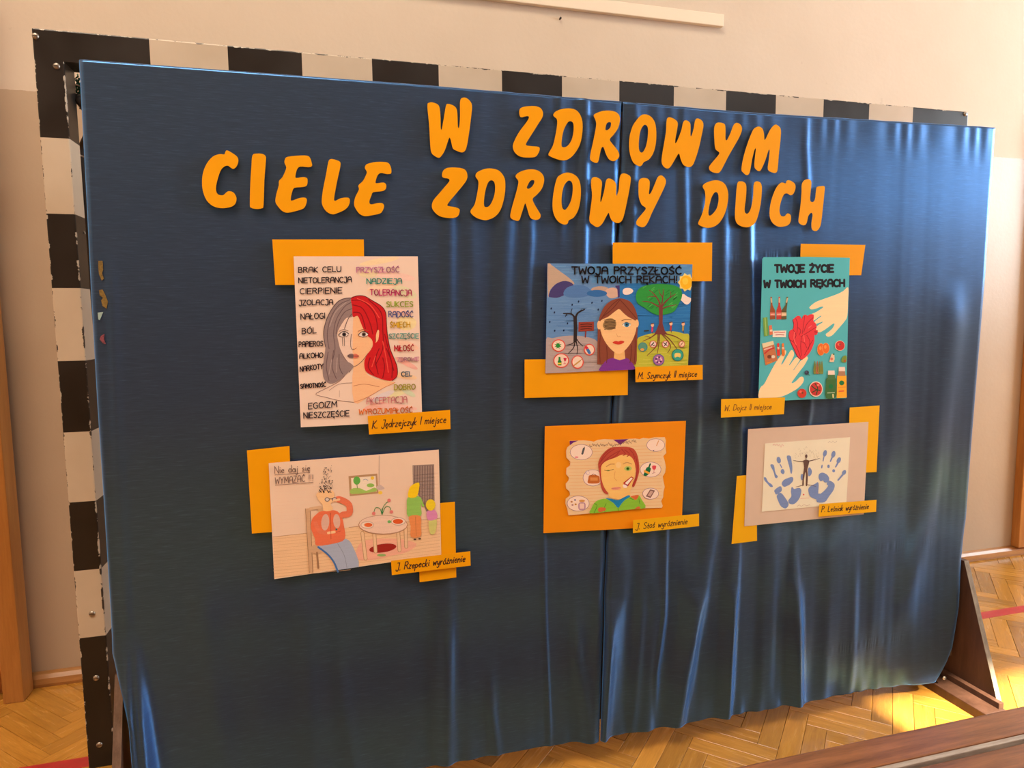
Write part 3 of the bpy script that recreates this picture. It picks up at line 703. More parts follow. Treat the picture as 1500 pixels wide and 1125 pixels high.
def clip_poly(sub, cl):
    out = list(sub)
    for i in range(len(cl)):
        (ax, ay), (bx, by) = cl[i], cl[(i+1) % len(cl)]; inp, out = out, []
        f = lambda p: (bx-ax)*(p[1]-ay)-(by-ay)*(p[0]-ax)
        for k in range(len(inp)):
            p, q = inp[k-1], inp[k]; fp, fq = f(p), f(q)
            if (fp >= 0) != (fq >= 0):
                t = fp/(fp-fq); out.append((p[0]+(q[0]-p[0])*t, p[1]+(q[1]-p[1])*t))
            if fq >= 0: out.append(q)
    return out
class Art:
    def __init__(s, ox, oy, sc_, sheet, y, yf, sheet_obj):
        s.o = (ox, oy, sc_); s.y = y; s.yf = yf; s.obj = sheet_obj; s.lay = 1; s.clip = None; s.reset()
    def reset(s): s.V = []; s.F = []; s.C = []
    def P(s, a, b):
        ox, oy, k = s.o; p = at(ox+a/k, oy+b/k, s.y); return (p.x, s.yf(p.x, p.z)-.00002*s.lay-.00006, p.z)
    def poly(s, c, pts, smooth=False, keep=False):
        if smooth: pts = smooth_closed(pts, 3)
        if s.clip: pts = clip_poly(pts, [((x-s.o[0])*s.o[2], (y-s.o[1])*s.o[2]) for x, y in s.clip])
        if len(pts) < 3: return
        b = len(s.V); s.V += [s.P(*p) for p in pts]
        for t in tessellate_polygon([[Vector((x, y, 0)) for x, y in pts]]):
            a_, b_, c_ = (Vector(pts[i]) for i in t)
            cr_ = (b_-a_).x*(c_-a_).y-(b_-a_).y*(c_-a_).x
            t = tuple(t) if cr_ < 0 else tuple(t)[::-1]
            s.F.append(tuple(i+b for i in t)); s.C.append(c)
        if not keep: s.lay += 1
    def blob(s, c, pts): s.poly(c, pts, True)
    def ell(s, c, x, y, rx, ry=None, rot=0, n=20, keep=False):
        ry = ry or rx; ca, sa = math.cos(math.radians(rot)), math.sin(math.radians(rot))
        s.poly(c, [(x+rx*math.cos(k*2*math.pi/n)*ca-ry*math.sin(k*2*math.pi/n)*sa, y+rx*math.cos(k*2*math.pi/n)*sa+ry*math.sin(k*2*math.pi/n)*ca) for k in range(n)], keep=keep)
    def ring(s, c, fill, x, y, rx, ry, wd, rot=0):
        s.ell(c, x, y, rx, ry, rot, 28); s.ell(fill, x, y, rx-wd, ry-wd, rot, 28)
    def line(s, c, wd, pts, keep=False, taper=None, smooth=False):
        if smooth and len(pts) > 2:
            q = []
            for i in range(len(pts)-1):
                p0, p1, p2, p3 = pts[max(i-1, 0)], pts[i], pts[i+1], pts[min(i+2, len(pts)-1)]
                for k in range(4):
                    t = k/4; q.append(tuple(.5*((2*p1[a])+(-p0[a]+p2[a])*t+(2*p0[a]-5*p1[a]+4*p2[a]-p3[a])*t*t+(-p0[a]+3*p1[a]-3*p2[a]+p3[a])*t**3) for a in range(2)))
            pts = q+[pts[-1]]
        n = len(pts); L, R_ = [], []
        for i in range(n):
            a, b = pts[max(i-1, 0)], pts[min(i+1, n-1)]; dx, dy = b[0]-a[0], b[1]-a[1]; d = math.hypot(dx, dy) or 1
            ww = wd/2*(1 if not taper else 1+(taper-1)*i/(n-1)); dx, dy = dx/d*ww, dy/d*ww
            ex, ey = (-dx*.8, -dy*.8) if i == 0 else ((dx*.8, dy*.8) if i == n-1 else (0, 0))
            k_ = .62 if i in (0, n-1) else 1
            x, y = pts[i]
            if i == 0: L.append((x+ex-dy*k_, y+ey+dx*k_)); R_.append((x+ex+dy*k_, y+ey-dx*k_))
            L.append((x-dy, y+dx)); R_.append((x+dy, y-dx))
            if i == n-1: L.append((x+ex-dy*k_, y+ey+dx*k_)); R_.append((x+ex+dy*k_, y+ey-dx*k_))
        b = len(s.V); s.V += [s.P(*p) for p in L]+[s.P(*p) for p in R_]; n = len(L)
        for i in range(n-1): s.F.append((b+i, b+i+1, b+n+i+1, b+n+i)); s.C.append(c)
        if not keep: s.lay += 1
    def text(s, c, wd, txt, x0, y0, x1, y1, h, slant=0, jit=.03):
        tot = sum(GL[ch][0]+.16 for ch in txt)-.16
        dx, dy = (x1-x0)/tot, (y1-y0)/tot; cur = 0
        for ch in txt:
            adv, strokes = GL[ch]; jz = random.uniform(-jit, jit)
            for stk in strokes:
                pts = [(x0+(cur+px_+slant*py_)*dx, y0+(cur+px_)*dy-(py_+jz)*h) for px_, py_ in stk]
                for i in range(len(pts)-1): s.line(c, wd, [pts[i], pts[i+1]], keep=True)
            cur += adv+.16
        s.lay += 2
    def done(s, name, mat='ink', parent=None, label=None):
        c0 = parent_origin(parent or s.obj)
        me = bpy.data.meshes.new(name); me.from_pydata([(a-c0.x, b-c0.y, c-c0.z) for a, b, c in s.V], [], s.F)
        a = me.color_attributes.new('ink', 'FLOAT_COLOR', 'CORNER'); arr = []
        for f, c in zip(s.F, s.C): arr += [*lin(c), 1.0]*len(f)
        a.data.foreach_set('color', arr); me.materials.append(M[mat])
        o = link(bpy.data.objects.new(name, me), parent or s.obj)
        if label: o['label'] = label
        s.reset(); return o
# single-stroke alphabet: char -> (advance, strokes) on a 1-high cap box
def arc(cx, cy, rx, ry, a0, a1, n=8):
    return [(cx+rx*math.cos(math.radians(a0+(a1-a0)*i/n)), cy+ry*math.sin(math.radians(a0+(a1-a0)*i/n))) for i in range(n+1)]
O = arc(.32, .5, .32, .5, 90, 450, 14); o_ = arc(.2, .25, .2, .25, 90, 450, 10)
GL = {' ': (.35, []), '.': (.12, [[(.05, 0), (.08, .04)]]), '!': (.15, [[(.08, 1), (.06, .3)], [(.06, .06), (.07, 0)]]),
 'A': (.6, [[(0, 0), (.05, .75), (.2, 1), (.45, 1), (.58, .7), (.6, 0)], [(.02, .45), (.6, .45)]]),
 'B': (.55, [[(0, 0), (0, 1), (.35, 1), (.48, .78), (.35, .54), (.05, .52)], [(.35, .54), (.55, .28), (.38, 0), (0, 0)]]),
 'C': (.55, [arc(.32, .5, .32, .5, 50, 310, 10)]), 'D': (.6, [[(0, 0), (0, 1), (.3, 1), (.55, .78), (.6, .45), (.48, .12), (.25, 0), (0, 0)]]),
 'E': (.5, [[(.5, 1), (0, 1), (0, 0), (.5, 0)], [(0, .52), (.42, .52)]]), 'G': (.6, [arc(.32, .5, .32, .5, 50, 330, 10)+[(.6, .45), (.38, .45)]]),
 'H': (.55, [[(0, 0), (0, 1)], [(.55, 0), (.55, 1)], [(0, .5), (.55, .5)]]), 'I': (.05, [[(.02, 0), (.02, 1)]]),
 'J': (.42, [[(.1, 1), (.42, 1), (.4, .1), (.3, -.12), (.1, -.1), (0, .08)]]),
 'K': (.5, [[(0, 0), (0, 1)], [(.48, 1), (.02, .48), (.5, 0)]]), 'L': (.45, [[(0, 1), (0, 0), (.45, 0)]]),
 'M': (.7, [[(0, 0), (.05, 1), (.35, .35), (.65, 1), (.7, 0)]]), 'N': (.55, [[(0, 0), (0, 1), (.55, 0), (.55, 1)]]), 'O': (.64, [O]),
 'P': (.5, [[(0, 0), (0, 1), (.35, 1), (.5, .75), (.35, .5), (0, .48)]]), 'R': (.55, [[(0, 0), (0, 1), (.35, 1), (.5, .76), (.35, .52), (0, .5)], [(.25, .5), (.55, 0)]]),
 'S': (.5, [[(.48, .85), (.3, 1), (.08, .92), (.04, .7), (.25, .52), (.46, .35), (.44, .1), (.2, 0), (0, .12)]]),
 'T': (.55, [[(0, 1), (.55, 1)], [(.28, 1), (.28, 0)]]), 'U': (.55, [[(0, 1), (0, .3), (.1, .04), (.28, 0), (.45, .05), (.55, .3), (.55, 1)]]),
 'W': (.75, [[(0, 1), (.12, 0), (.37, .7), (.6, 0), (.75, 1)]]), 'Y': (.55, [[(0, 1), (.28, .5), (.55, 1)], [(.28, .5), (.26, 0)]]),
 'Z': (.52, [[(0, 1), (.5, 1), (0, 0), (.52, 0)]]),
 'a': (.42, [o_, [(.4, .5), (.4, .08), (.46, 0)]]), 'c': (.35, [arc(.2, .25, .2, .25, 50, 310, 8)]), 'd': (.42, [o_, [(.4, 1), (.4, 0)]]),
 'e': (.38, [[(.02, .26), (.36, .3), (.33, .46), (.18, .5), (.03, .36), (.04, .12), (.18, 0), (.36, .08)]]),
 'i': (.1, [[(.05, .5), (.05, .06), (.12, 0)], [(.05, .68), (.07, .74)]]), 'j': (.15, [[(.12, .5), (.12, -.3), (.0, -.42), (-.1, -.3)], [(.12, .68), (.14, .74)]]),
 'k': (.36, [[(0, 0), (.02, 1)], [(.32, .5), (.02, .22), (.36, 0)]]), 'l': (.12, [[(.04, 1), (.03, .08), (.12, 0)]]),
 'm': (.6, [[(0, 0), (0, .5)], [(0, .35), (.14, .5), (.27, .42), (.28, 0)], [(.28, .35), (.42, .5), (.56, .42), (.6, 0)]]),
 'n': (.36, [[(0, 0), (0, .5)], [(0, .35), (.16, .5), (.32, .42), (.36, 0)]]), 'o': (.4, [o_]), 'p': (.4, [[(0, .5), (0, -.42)], [(0, .38), (.2, .5), (.4, .3), (.25, .02), (0, .1)]]),
 'r': (.28, [[(0, .5), (.02, 0)], [(.02, .34), (.14, .5), (.28, .46)]]), 's': (.32, [[(.3, .42), (.16, .5), (.04, .4), (.12, .28), (.28, .2), (.26, .04), (.1, 0), (0, .08)]]),
 't': (.28, [[(.12, .8), (.12, .1), (.26, 0)], [(0, .5), (.28, .5)]]), 'w': (.5, [[(0, .5), (.1, 0), (.25, .4), (.38, 0), (.5, .5)]]),
 'y': (.38, [[(0, .5), (.05, .1), (.2, .05), (.36, .3)], [(.38, .5), (.34, -.3), (.18, -.42), (.05, -.3)]]), 'z': (.34, [[(0, .5), (.32, .5), (0, 0), (.34, 0)]]),
}
def deriv(new, base, extra): GL[new] = (GL[base][0], GL[base][1]+extra)
deriv('Ą', 'A', [[(.55, 0), (.5, -.15), (.62, -.2)]]); deriv('Ć', 'C', [[(.28, 1.06), (.4, 1.2)]]); deriv('Ę', 'E', [[(.4, 0), (.34, -.15), (.46, -.22)]])
deriv('Ł', 'L', [[(-.1, .4), (.25, .65)]]); deriv('Ó', 'O', [[(.3, 1.06), (.42, 1.2)]]); deriv('Ś', 'S', [[(.22, 1.06), (.36, 1.2)]]); deriv('Ż', 'Z', [[(.24, 1.16), (.28, 1.22)]])
deriv('ę', 'e', [[(.3, .04), (.26, -.14), (.36, -.2)]]); deriv('ó', 'o', [[(.18, .62), (.3, .8)]]); deriv('ś', 's', [[(.14, .62), (.26, .8)]]); deriv('ż', 'z', [[(.15, .64), (.19, .7)]])
deriv('ć', 'c', [[(.16, .62), (.28, .8)]])

K = (62, 44, 52)
SY = PY-.0022
def sheet(corners, rgb, label, outline=None, lift=0):
    mt = mat_paper('drawing_sheet_paper', rgb, .7, .25)
    return paper('drawing', corners, SY, mt, label, 'drawing', GD, lift=lift, outline=outline)
def slip(corners, txt, ox, oy, s_, x0, y0, x1, y1, h, label, wd=5, mat='orange', y=PY-.0062, col=(70, 42, 40)):
    o, yf = paper('name_slip', corners, y, M[mat], label, 'name slip', GS)
    a = Art(ox, oy, s_, None, y, yf, o); a.text(col, wd, txt, x0, y0, x1, y1, h, .22, .04); a.done('handwriting')

# ---- drawing 1: portrait, grey and red halves
C1 = [(430,375.5),(612,375.5),(618.5,617),(440.7,626)]
d1, yf = sheet(C1, (246,222,208), 'portrait drawing of a woman with half grey half red hair')
a = Art(390, 340, 3.75, d1, SY, yf, d1); a.clip = C1
skin, pale = (250,200,155), (240,216,204)
for c, x, y, rx, ry, r in (((250,228,190),620,160,110,16,-10),((250,215,205),700,240,120,22,8),((232,228,196),760,330,70,30,20),((252,222,196),640,300,90,20,-12),((248,232,180),770,500,55,40,0),((250,208,196),740,440,60,16,12),((240,225,190),560,230,50,20,0),((250,210,190),780,620,60,18,20),((246,190,180),770,720,70,14,28),((238,232,185),720,880,90,22,-20),((216,228,200),780,880,45,14,30),((250,196,182),600,960,70,20,-14),((250,205,196),720,960,110,16,6),((232,222,226),640,900,70,16,-24),((252,218,180),760,790,70,16,10)):
    a.ell(c, x, y, rx, ry, r)
a.done('pastel_shading', 'pencil')
a.blob(skin, [(480,735),(545,695),(548,770),(600,805),(708,826),(640,858),(560,905),(482,935)])
a.line((200,130,95),3,[(480,845),(540,835),(620,850)],smooth=True); a.line((215,140,100),3,[(708,826),(640,858),(560,905),(482,935)],smooth=True)
a.line((150,120,115),3,[(455,735),(440,775),(400,820),(330,858),(272,890),(330,908),(400,925),(480,935)],smooth=True)
a.line((170,145,138),2.5,[(345,870),(400,835),(472,828)],smooth=True); a.line((185,160,150),2,[(402,870),(402,905)])
a.blob(pale, [(480,440),(430,470),(400,540),(392,600),(410,655),(440,705),(480,738)])
a.blob(skin, [(480,440),(520,470),(570,560),(588,600),(570,655),(540,700),(480,738)])
a.line((120,95,95),3.5,[(392,600),(410,655),(440,705),(478,738),(520,715),(560,665)],smooth=True)
a.line((110,90,90),3,[(478,738),(455,770)]); a.line((200,140,110),3,[(540,700),(545,760)])
a.done('face_and_shoulders', 'pencil')
a.blob((152,134,136), [(470,362),(430,365),(390,385),(350,440),(325,500),(315,560),(325,630),(316,700),(310,760),(318,808),(350,832),(392,820),(440,780),(478,742),(466,722),(438,705),(412,660),(396,600),(390,555),(412,510),(440,472),(476,462),(478,400)])
for p_ in ([(460,372),(400,400),(355,470),(335,560),(345,640)],[(470,385),(430,410),(385,480),(370,560),(378,640),(360,720)],[(474,420),(430,440),(395,500),(384,560)],[(340,660),(330,740),(345,815)],[(370,650),(362,740),(385,805)],[(400,670),(402,740),(420,780)],[(470,450),(448,480),(430,530)]):
    a.line((108,90,96), 4, p_, smooth=True)
for p_ in ([(440,385),(380,440),(348,520)],[(360,700),(345,780)],[(390,690),(385,770)]): a.line((185,168,168), 4, p_, smooth=True)
a.line((90,72,78),4,[(470,362),(430,365),(390,385),(350,440),(325,500),(315,560),(325,630)],smooth=True)
a.done('grey_hair', 'pencil', label='grey pencilled half of the hair')
a.blob((208,30,38), [(466,362),(500,350),(540,352),(580,375),(630,405),(655,440),(660,500),(665,560),(680,640),(700,690),(718,740),(718,790),(692,815),(650,812),(590,790),(548,765),(538,720),(550,680),(583,630),(580,590),(548,560),(522,505),(502,460),(476,466),(472,410)])
for p_ in ([(470,375),(530,380),(590,440),(610,520),(598,600)],[(475,400),(530,420),(570,500),(585,560)],[(560,370),(630,440),(640,540),(640,640),(600,730)],[(650,560),(680,680),(700,760)],[(620,640),(600,700),(615,780)],[(640,690),(650,740),(640,800)],[(570,690),(560,740),(590,785)],[(480,440),(520,450),(545,530)],[(660,640),(690,720),(690,800)]):
    a.line((140,14,28), 5, p_, smooth=True)
for p_ in ([(500,365),(570,400),(620,470)],[(640,600),(660,700),(670,770)],[(600,680),(580,740)]): a.line((238,84,74), 5, p_, smooth=True)
a.line((110,14,24),4,[(466,362),(500,350),(540,352),(580,375),(630,405),(655,440),(660,500),(665,560),(680,640),(700,690),(718,740),(718,790),(692,815)],smooth=True)
a.blob(skin, [(602,600),(603,565),(612,538),(620,545),(615,590),(600,608)])
a.done('red_hair', 'pencil', label='red pencilled half of the hair')
for x, ic in ((425, (60,50,55)), (533, (90,70,60))):
    a.ell((235,225,220), x, 562, 26, 13, 0); a.ell(ic, x+3, 562, 11, 11); a.ell((20,15,20), x+3, 562, 5)
    a.line((60,45,45),4,[(x-28,566),(x-12,550),(x+8,546),(x+27,558)],smooth=True); a.line((110,85,80),2.5,[(x-24,570),(x,577),(x+24,568)],smooth=True)
a.line((130,105,100),3,[(400,545),(425,535),(450,542)],smooth=True); a.line((170,100,70),3,[(505,545),(530,535),(560,542)],smooth=True)
a.line((110,85,85),3,[(467,560),(463,610),(468,640),(482,643)],smooth=True); a.line((190,120,90),3,[(484,643),(496,636)])
a.blob((130,110,112), [(445,680),(462,668),(480,672),(480,690),(462,692)]); a.blob((225,120,100), [(480,672),(492,668),(510,680),(495,692),(480,690)])
a.line((60,45,50),3,[(446,680),(480,681),(508,681)]); 
for xx in (418, 428): a.line((90,75,75),2.5,[(xx,580),(xx+2,625)])
a.done('facial_features')
for t, x0, y0, x1, y1, h in (('BRAK CELU',177,222,410,217,28),('NIETOLERANCJA',178,280,468,274,28),('CIERPIENIE',186,340,416,334,30),('JZOLACJA',180,402,366,398,28),('NAŁOGI',190,480,322,474,30),('BÓL',197,560,275,554,30),('PAPIEROS',180,630,312,624,27),('ALKOHO',183,694,312,688,26),('NARKOTY',186,766,312,750,27),('SAMOTNOŚĆ',188,858,328,849,23),('EGOIZM',232,972,388,960,32),('NIESZCZĘŚCIE',206,1022,455,1010,30)):
    a.text((48,34,44), 5, t, x0, y0, x1, y1, h); a.done('word')
for t, x0, y0, x1, y1, h, c in (('PRZYSZŁOŚĆ',497,222,730,220,28,(206,130,180)),('NADZIEJA',552,284,744,283,28,(62,158,146)),('TOLERANCJA',570,345,798,349,30,(200,48,118)),('SUKCES',660,410,806,410,28,(160,184,52)),('RADOŚĆ',672,466,806,466,30,(88,98,170)),('ŚMIECH',680,523,788,522,28,(222,180,40)),('SZCZĘŚCIE',674,584,836,583,25,(120,180,172)),('MIŁOŚĆ',703,653,810,652,30,(204,40,52)),('ZDROWIE',722,710,838,707,20,(216,158,178)),('CEL',742,792,800,790,24,(84,112,138)),('DOBRO',703,866,818,862,28,(196,186,62)),('AKCEPTACJA',552,943,772,934,32,(226,146,150)),('WYROZUMIAŁOŚĆ',510,1001,803,990,28,(236,128,48))):
    a.text(c, 5, t, x0, y0, x1, y1, h); a.done('word')
slip([(538.5,609.3),(659.3,600.5),(660,628.5),(540.7,636.5)], 'K. Jędrzejczyk I miejsce', 390, 340, 3.75, 582,1078,985,1046, 42, 'orange name slip at the lower right of the two-haired portrait')

# ---- drawing 4: man at the kitchen table
C4 = [(393.6,678.5),(642.8,658.7),(646.3,812.7),(401.8,848.4)]
d4, yf = sheet(C4, (246,218,196), 'pencil drawing of a man on a chair by a kitchen table')
a = Art(350, 640, 4.2857, d4, SY, yf, d4); a.clip = C4
a.poly((244,206,164), [(214,628),(430,604),(700,566),(1262,510),(1268,738),(222,888)])
for k in range(13):
    y = 640+k*20; a.line((222,180,140), 2, [(216,y),(500,y-24),(900,y-66),(1262,y-112)] if y-112 < 730 else [(220,y),(700,y-46)], keep=True)
a.lay += 1; a.line((190,140,105),3,[(214,628),(430,604)]); a.line((190,140,105),3,[(690,568),(1262,510)])
for k in range(14): a.line((243,214,192), 2, [(230,300+k*22),(600,280+k*22),(1240,230+k*22)], keep=True)
a.done('floor_boards', 'pencil')
a.poly((150,130,124), [(1090,178),(1225,172),(1228,400),(1192,500),(1150,410),(1092,300)])
for k in range(16): a.line((118,98,96) if k % 2 else (178,158,150), 3, [(1096+k*8,182),(1094+k*8,300+ (k*14 if k < 12 else 100))], keep=True)
a.lay += 1; a.done('dark_door', 'pencil')
a.poly((188,150,112), [(688,246),(868,230),(876,354),(696,372)]); a.poly((248,234,214), [(704,258),(858,244),(864,342),(708,358)])
a.blob((166,204,104), [(708,325),(760,322),(800,338),(850,318),(860,342),(708,358)]); a.ell((104,186,84), 740, 274, 22, 26); a.line((110,130,70),4,[(740,296),(744,322)])
a.ell((150,200,96), 826, 304, 24, 12); a.ell((248,208,60), 838, 258, 11); a.line((120,150,190),3,[(780,270),(795,265),(810,272)])
a.done('framed_picture', 'pencil')
a.line((175,150,140),3,[(880,118),(879,302)]); a.blob((212,190,186), [(862,322),(874,302),(890,302),(914,322),(896,332),(876,332)]); a.ell((246,212,80),888,350,13,11)
a.done('pendant_lamp', 'pencil')
a.blob((244,184,160), [(735,720),(770,660),(860,640),(1000,640),(1115,670),(1060,720),(960,745),(850,770),(745,770)])
a.ell((164,40,30), 903, 698, 86, 27, -8); a.ell((150,186,112), 895, 742, 28, 9)
for l_ in ([(775,602),(795,765)],[(850,612),(858,720)],[(1000,604),(1008,712)],[(1046,566),(1050,690)]): a.line((196,150,110), 24, l_); a.line((240,206,168), 17, l_)
a.ell((190,145,115), 905, 552, 156, 62); a.ell((243,212,194), 905, 550, 151, 57)
for x, y, rx, ry in ((806,552,42,23),(1000,530,46,26)): a.ell((205,175,160),x,y,rx,ry); a.ell((248,228,212),x,y,rx-4,ry-4)
a.ell((236,112,56), 812, 552, 26, 13); a.ell((228,96,44), 998, 530, 32, 16); a.ell((120,190,110),944,532,12,9)
for p_ in ([(897,486),(885,450),(858,445),(848,470)],[(900,486),(905,440),(938,402)],[(900,484),(920,440),(945,440),(955,466)],[(897,486),(898,450)]): a.line((60,140,80), 4, p_, smooth=True)
for x, y in ((846,480),(942,398),(957,470)): a.ell((234,134,130), x, y, 11)
a.done('kitchen_table', 'pencil')
a.poly((214,176,140), [(418,450),(446,446),(464,850),(442,852)]); a.poly((214,176,140), [(492,436),(520,436),(530,480),(500,480)])
a.line((150,110,80),3,[(418,450),(442,852)]); a.line((150,110,80),3,[(446,446),(464,850)])
a.ell((214,176,140), 490, 705, 48, 28); a.line((170,128,95),12,[(490,725),(498,822)]); a.line((222,186,150),20,[(446,452),(510,440)])
a.done('drawn_chair', 'pencil')
a.blob((172,186,214), [(492,690),(580,655),(672,640),(716,690),(752,820),(622,846),(592,780),(540,725)])
a.line((66,118,190), 11, [(497,690),(556,735),(596,785),(622,846)], smooth=True); a.line((140,150,180),3,[(620,670),(660,740),(680,830)],smooth=True)
a.blob((238,122,86), [(518,466),(600,460),(640,490),(660,560),(664,640),(600,668),(490,682),(478,640),(452,570),(460,515),(490,482)])
a.ell((226,186,172), 542, 535, 25, 52, 4); a.ell((226,186,172), 614, 528, 22, 45, -4)
a.line((236,126,92), 40, [(650,488),(692,478),(690,425),(650,398),(622,390)], smooth=True)
a.line((214,96,70), 4, [(478,530),(500,585),(560,606),(640,590)], smooth=True); a.line((236,130,98), 26, [(480,540),(505,590),(556,602)], smooth=True); a.line((250,205,160), 16, [(560,602),(600,596)])
a.line((196,80,60),3,[(575,475),(578,640)]); a.ell((60,120,110),612,580,6)
a.blob((250,208,158), [(490,350),(590,336),(594,396),(575,420),(592,452),(560,466),(528,460),(528,428),(504,400)])
for x in (554, 600): a.ell((110,100,105), x, 392, 16, 14); a.ell((228,214,208), x, 392, 11, 9)
a.line((90,80,85),4,[(568,388),(590,388)]); a.line((250,205,160), 14, [(596,400),(630,392)])
a.done('seated_man', 'pencil')
for k in range(120):
    y = 175+175*math.sqrt(random.random()); x = random.uniform(530-35*(y-150)/200, 588)
    a.ell((50,42,46) if y > 290 else (110,92,90), x, y, random.uniform(2, 4.2), n=6, keep=True)
a.lay += 1; a.done('dots')
a.blob((150,206,100), [(1058,382),(1100,372),(1136,378),(1142,440),(1140,495),(1062,498),(1054,440)]); a.line((150,206,100), 14, [(1136,385),(1156,432)])
a.blob((236,150,90), [(1068,498),(1138,496),(1142,560),(1140,622),(1080,626),(1078,560)]); a.line((200,120,70),3,[(1108,500),(1112,620)])
a.blob((250,214,28), [(1062,376),(1070,322),(1096,296),(1132,288),(1126,345),(1110,378)])
a.ell((60,40,30),1104,642,9,5); a.ell((60,40,30),1134,638,9,5)
a.blob((214,214,130), [(1192,518),(1240,515),(1232,600),(1200,604)]); a.blob((224,146,196), [(1180,466),(1232,460),(1244,510),(1188,522)]); a.ell((242,216,44), 1203, 426, 30, 36)
a.done('woman_and_child', 'pencil')
T4 = (128,98,92)
a.text(T4, 4, 'Nie daj się', 225,228,445,212, 44); a.text(T4, 4, 'WYMAZAĆ !!!', 228,294,466,276, 40)
a.line(T4,3,[(225,238),(445,222)],keep=True); a.line(T4,3,[(228,302),(466,284)],keep=True); a.done('pencilled_title')
slip([(572.8,821.5),(688.8,807.5),(689.5,828.5),(574,842.5)], 'J. Rzepecki wyróżnienie', 350, 640, 4.2857, 985,838,1418,782, 46, 'orange name slip under the right corner of the kitchen drawing', 6)

# ---- drawing 2: face between a dead tree and a green tree
C2 = [(802,385.8),(1014.3,387.3),(1007.5,537.7),(799,546.9)]
d2, yf = sheet(C2, (92,146,204), 'colourful drawing of a face between a dead tree and a green tree')
a = Art(760, 350, 4.6875, d2, SY, yf, d2); a.clip = C2
a.poly((104,150,208), [(197,168),(695,172),(692,700),(186,700)]); a.poly((44,124,200), [(692,172),(1192,175),(1172,690),(692,700)])
a.poly((92,152,212), [(500,170),(1192,175),(1189,300),(692,306),(500,300)])
def hatch(n, x0, x1, y0, y1, cols, wd=3, L=(60, 160)):
    for k in range(n):
        x = random.uniform(x0, x1); y = random.uniform(y0, y1); l = random.uniform(*L)
        a.line(cols[k % len(cols)], wd, [(x, y), (min(x+l, x1), y-random.uniform(-3, 6))], keep=True)
    a.lay += 1
hatch(90, 195, 540, 415, 670, ((88,138,202),(118,162,214),(96,142,204)))
hatch(120, 700, 1175, 310, 660, ((38,112,188),(60,138,208),(50,128,200)))
hatch(70, 200, 1185, 180, 300, ((112,168,220),(84,142,206)))
a.done('sky', 'pencil')
a.blob((196,174,156), [(198,172),(225,180),(290,228),(345,268),(382,308),(330,318),(270,300),(215,350),(200,400)]); a.done('cloud', 'pencil')
a.blob((72,66,126), [(204,392),(222,345),(262,305),(320,288),(374,312),(350,360),(280,400),(228,402)]); a.done('cloud', 'pencil')
a.blob((84,130,196), [(306,380),(330,335),(400,316),(470,330),(500,375),(440,400),(350,402)]); a.done('cloud', 'pencil')
a.blob((192,166,150), [(495,348),(545,325),(610,335),(620,375),(560,385)]); a.done('cloud', 'pencil')
a.blob((216,182,166), [(596,352),(640,334),(676,345),(684,390),(640,408),(606,392)]); a.done('cloud', 'pencil')
a.ell((52,112,184), 536, 374, 70, 24); a.done('cloud', 'pencil')
a.poly((74,62,128), [(660,322),(692,318),(692,400),(680,404),(676,345)]); a.done('cloud', 'pencil')
a.blob((246,232,226), [(712,362),(725,340),(765,338),(786,358),(760,380),(725,382)]); a.done('cloud', 'pencil')
a.blob((246,232,226), [(1100,404),(1128,378),(1156,396),(1184,410),(1172,440),(1148,450),(1120,428)]); a.done('cloud', 'pencil')

for x, y in ((222,478),(244,505),(366,452),(410,430),(502,438),(570,425),(545,485),(212,570),(334,580),(246,630),(308,628)): a.ell((24,44,90), x, y, 5, 8, 12, 8); a.done('raindrop')
S = [(1148+(62 if k % 2 else 50)*math.cos(k*math.pi/9)*.92, 298+(66 if k % 2 else 52)*math.sin(k*math.pi/9)*.98) for k in range(18)]
a.poly((240,226,140), S); a.ell((250,196,30), 1148, 298, 42, 47); a.ell((252,214,70), 1142, 290, 20, 24); a.done('sun_disc', 'pencil')
a.blob((184,170,172), [(185,694),(230,682),(300,668),(380,664),(470,674),(538,704),(570,800),(566,914),(183,922)])
a.blob((196,200,66), [(806,704),(860,662),(960,640),(1060,634),(1130,650),(1172,672),(1160,878),(1000,884),(796,892)])
hatch(60, 815, 1155, 700, 880, ((178,188,60),(212,210,90))); hatch(60, 200, 555, 705, 905, ((170,156,160),(196,182,184)), 3); a.done('ground', 'pencil')
DT = (46,36,38)
a.line(DT,24,[(386,700),(389,610),(386,540)]); 
for p_, w_ in (([(386,545),(360,515),(305,512)],13),([(388,545),(405,508),(450,484)],15),([(362,516),(358,500),(366,478)],7),([(330,514),(318,535)],6),([(420,500),(428,484)],6),([(384,680),(372,715),(334,728)],8),([(386,690),(376,745),(340,785)],9),([(390,690),(402,750),(398,792)],8),([(392,680),(412,710),(438,736)],8)):
    a.line(DT, w_, p_, taper=.5, smooth=True)
a.done('dead_tree')
a.line((140,58,42),9,[(459,632),(456,674)]); a.poly((152,62,46), [(410,572),(515,568),(515,630),(408,636)])
for y in (588, 604, 620): a.line((70,28,26), 5, [(424,y),(470,y-4),(500,y-1)], keep=True)
a.lay += 1; a.done('brown_sign')
a.blob((48,158,68), [(802,402),(815,352),(860,322),(950,308),(1050,315),(1108,342),(1120,392),(1094,452),(1062,500),(1000,520),(950,522),(900,500),(860,472),(818,446)])
for k in range(26):
    x = random.uniform(840,1080); y = random.uniform(335,480); a.line((78,182,84) if k % 2 else (36,132,58), 6, [(x,y),(x+22,y-16)], keep=True)
a.lay += 1; TR = (122,62,60)
a.poly(TR, [(960,470),(988,470),(986,580),(1000,628),(1020,655),(928,655),(946,622),(962,580)])
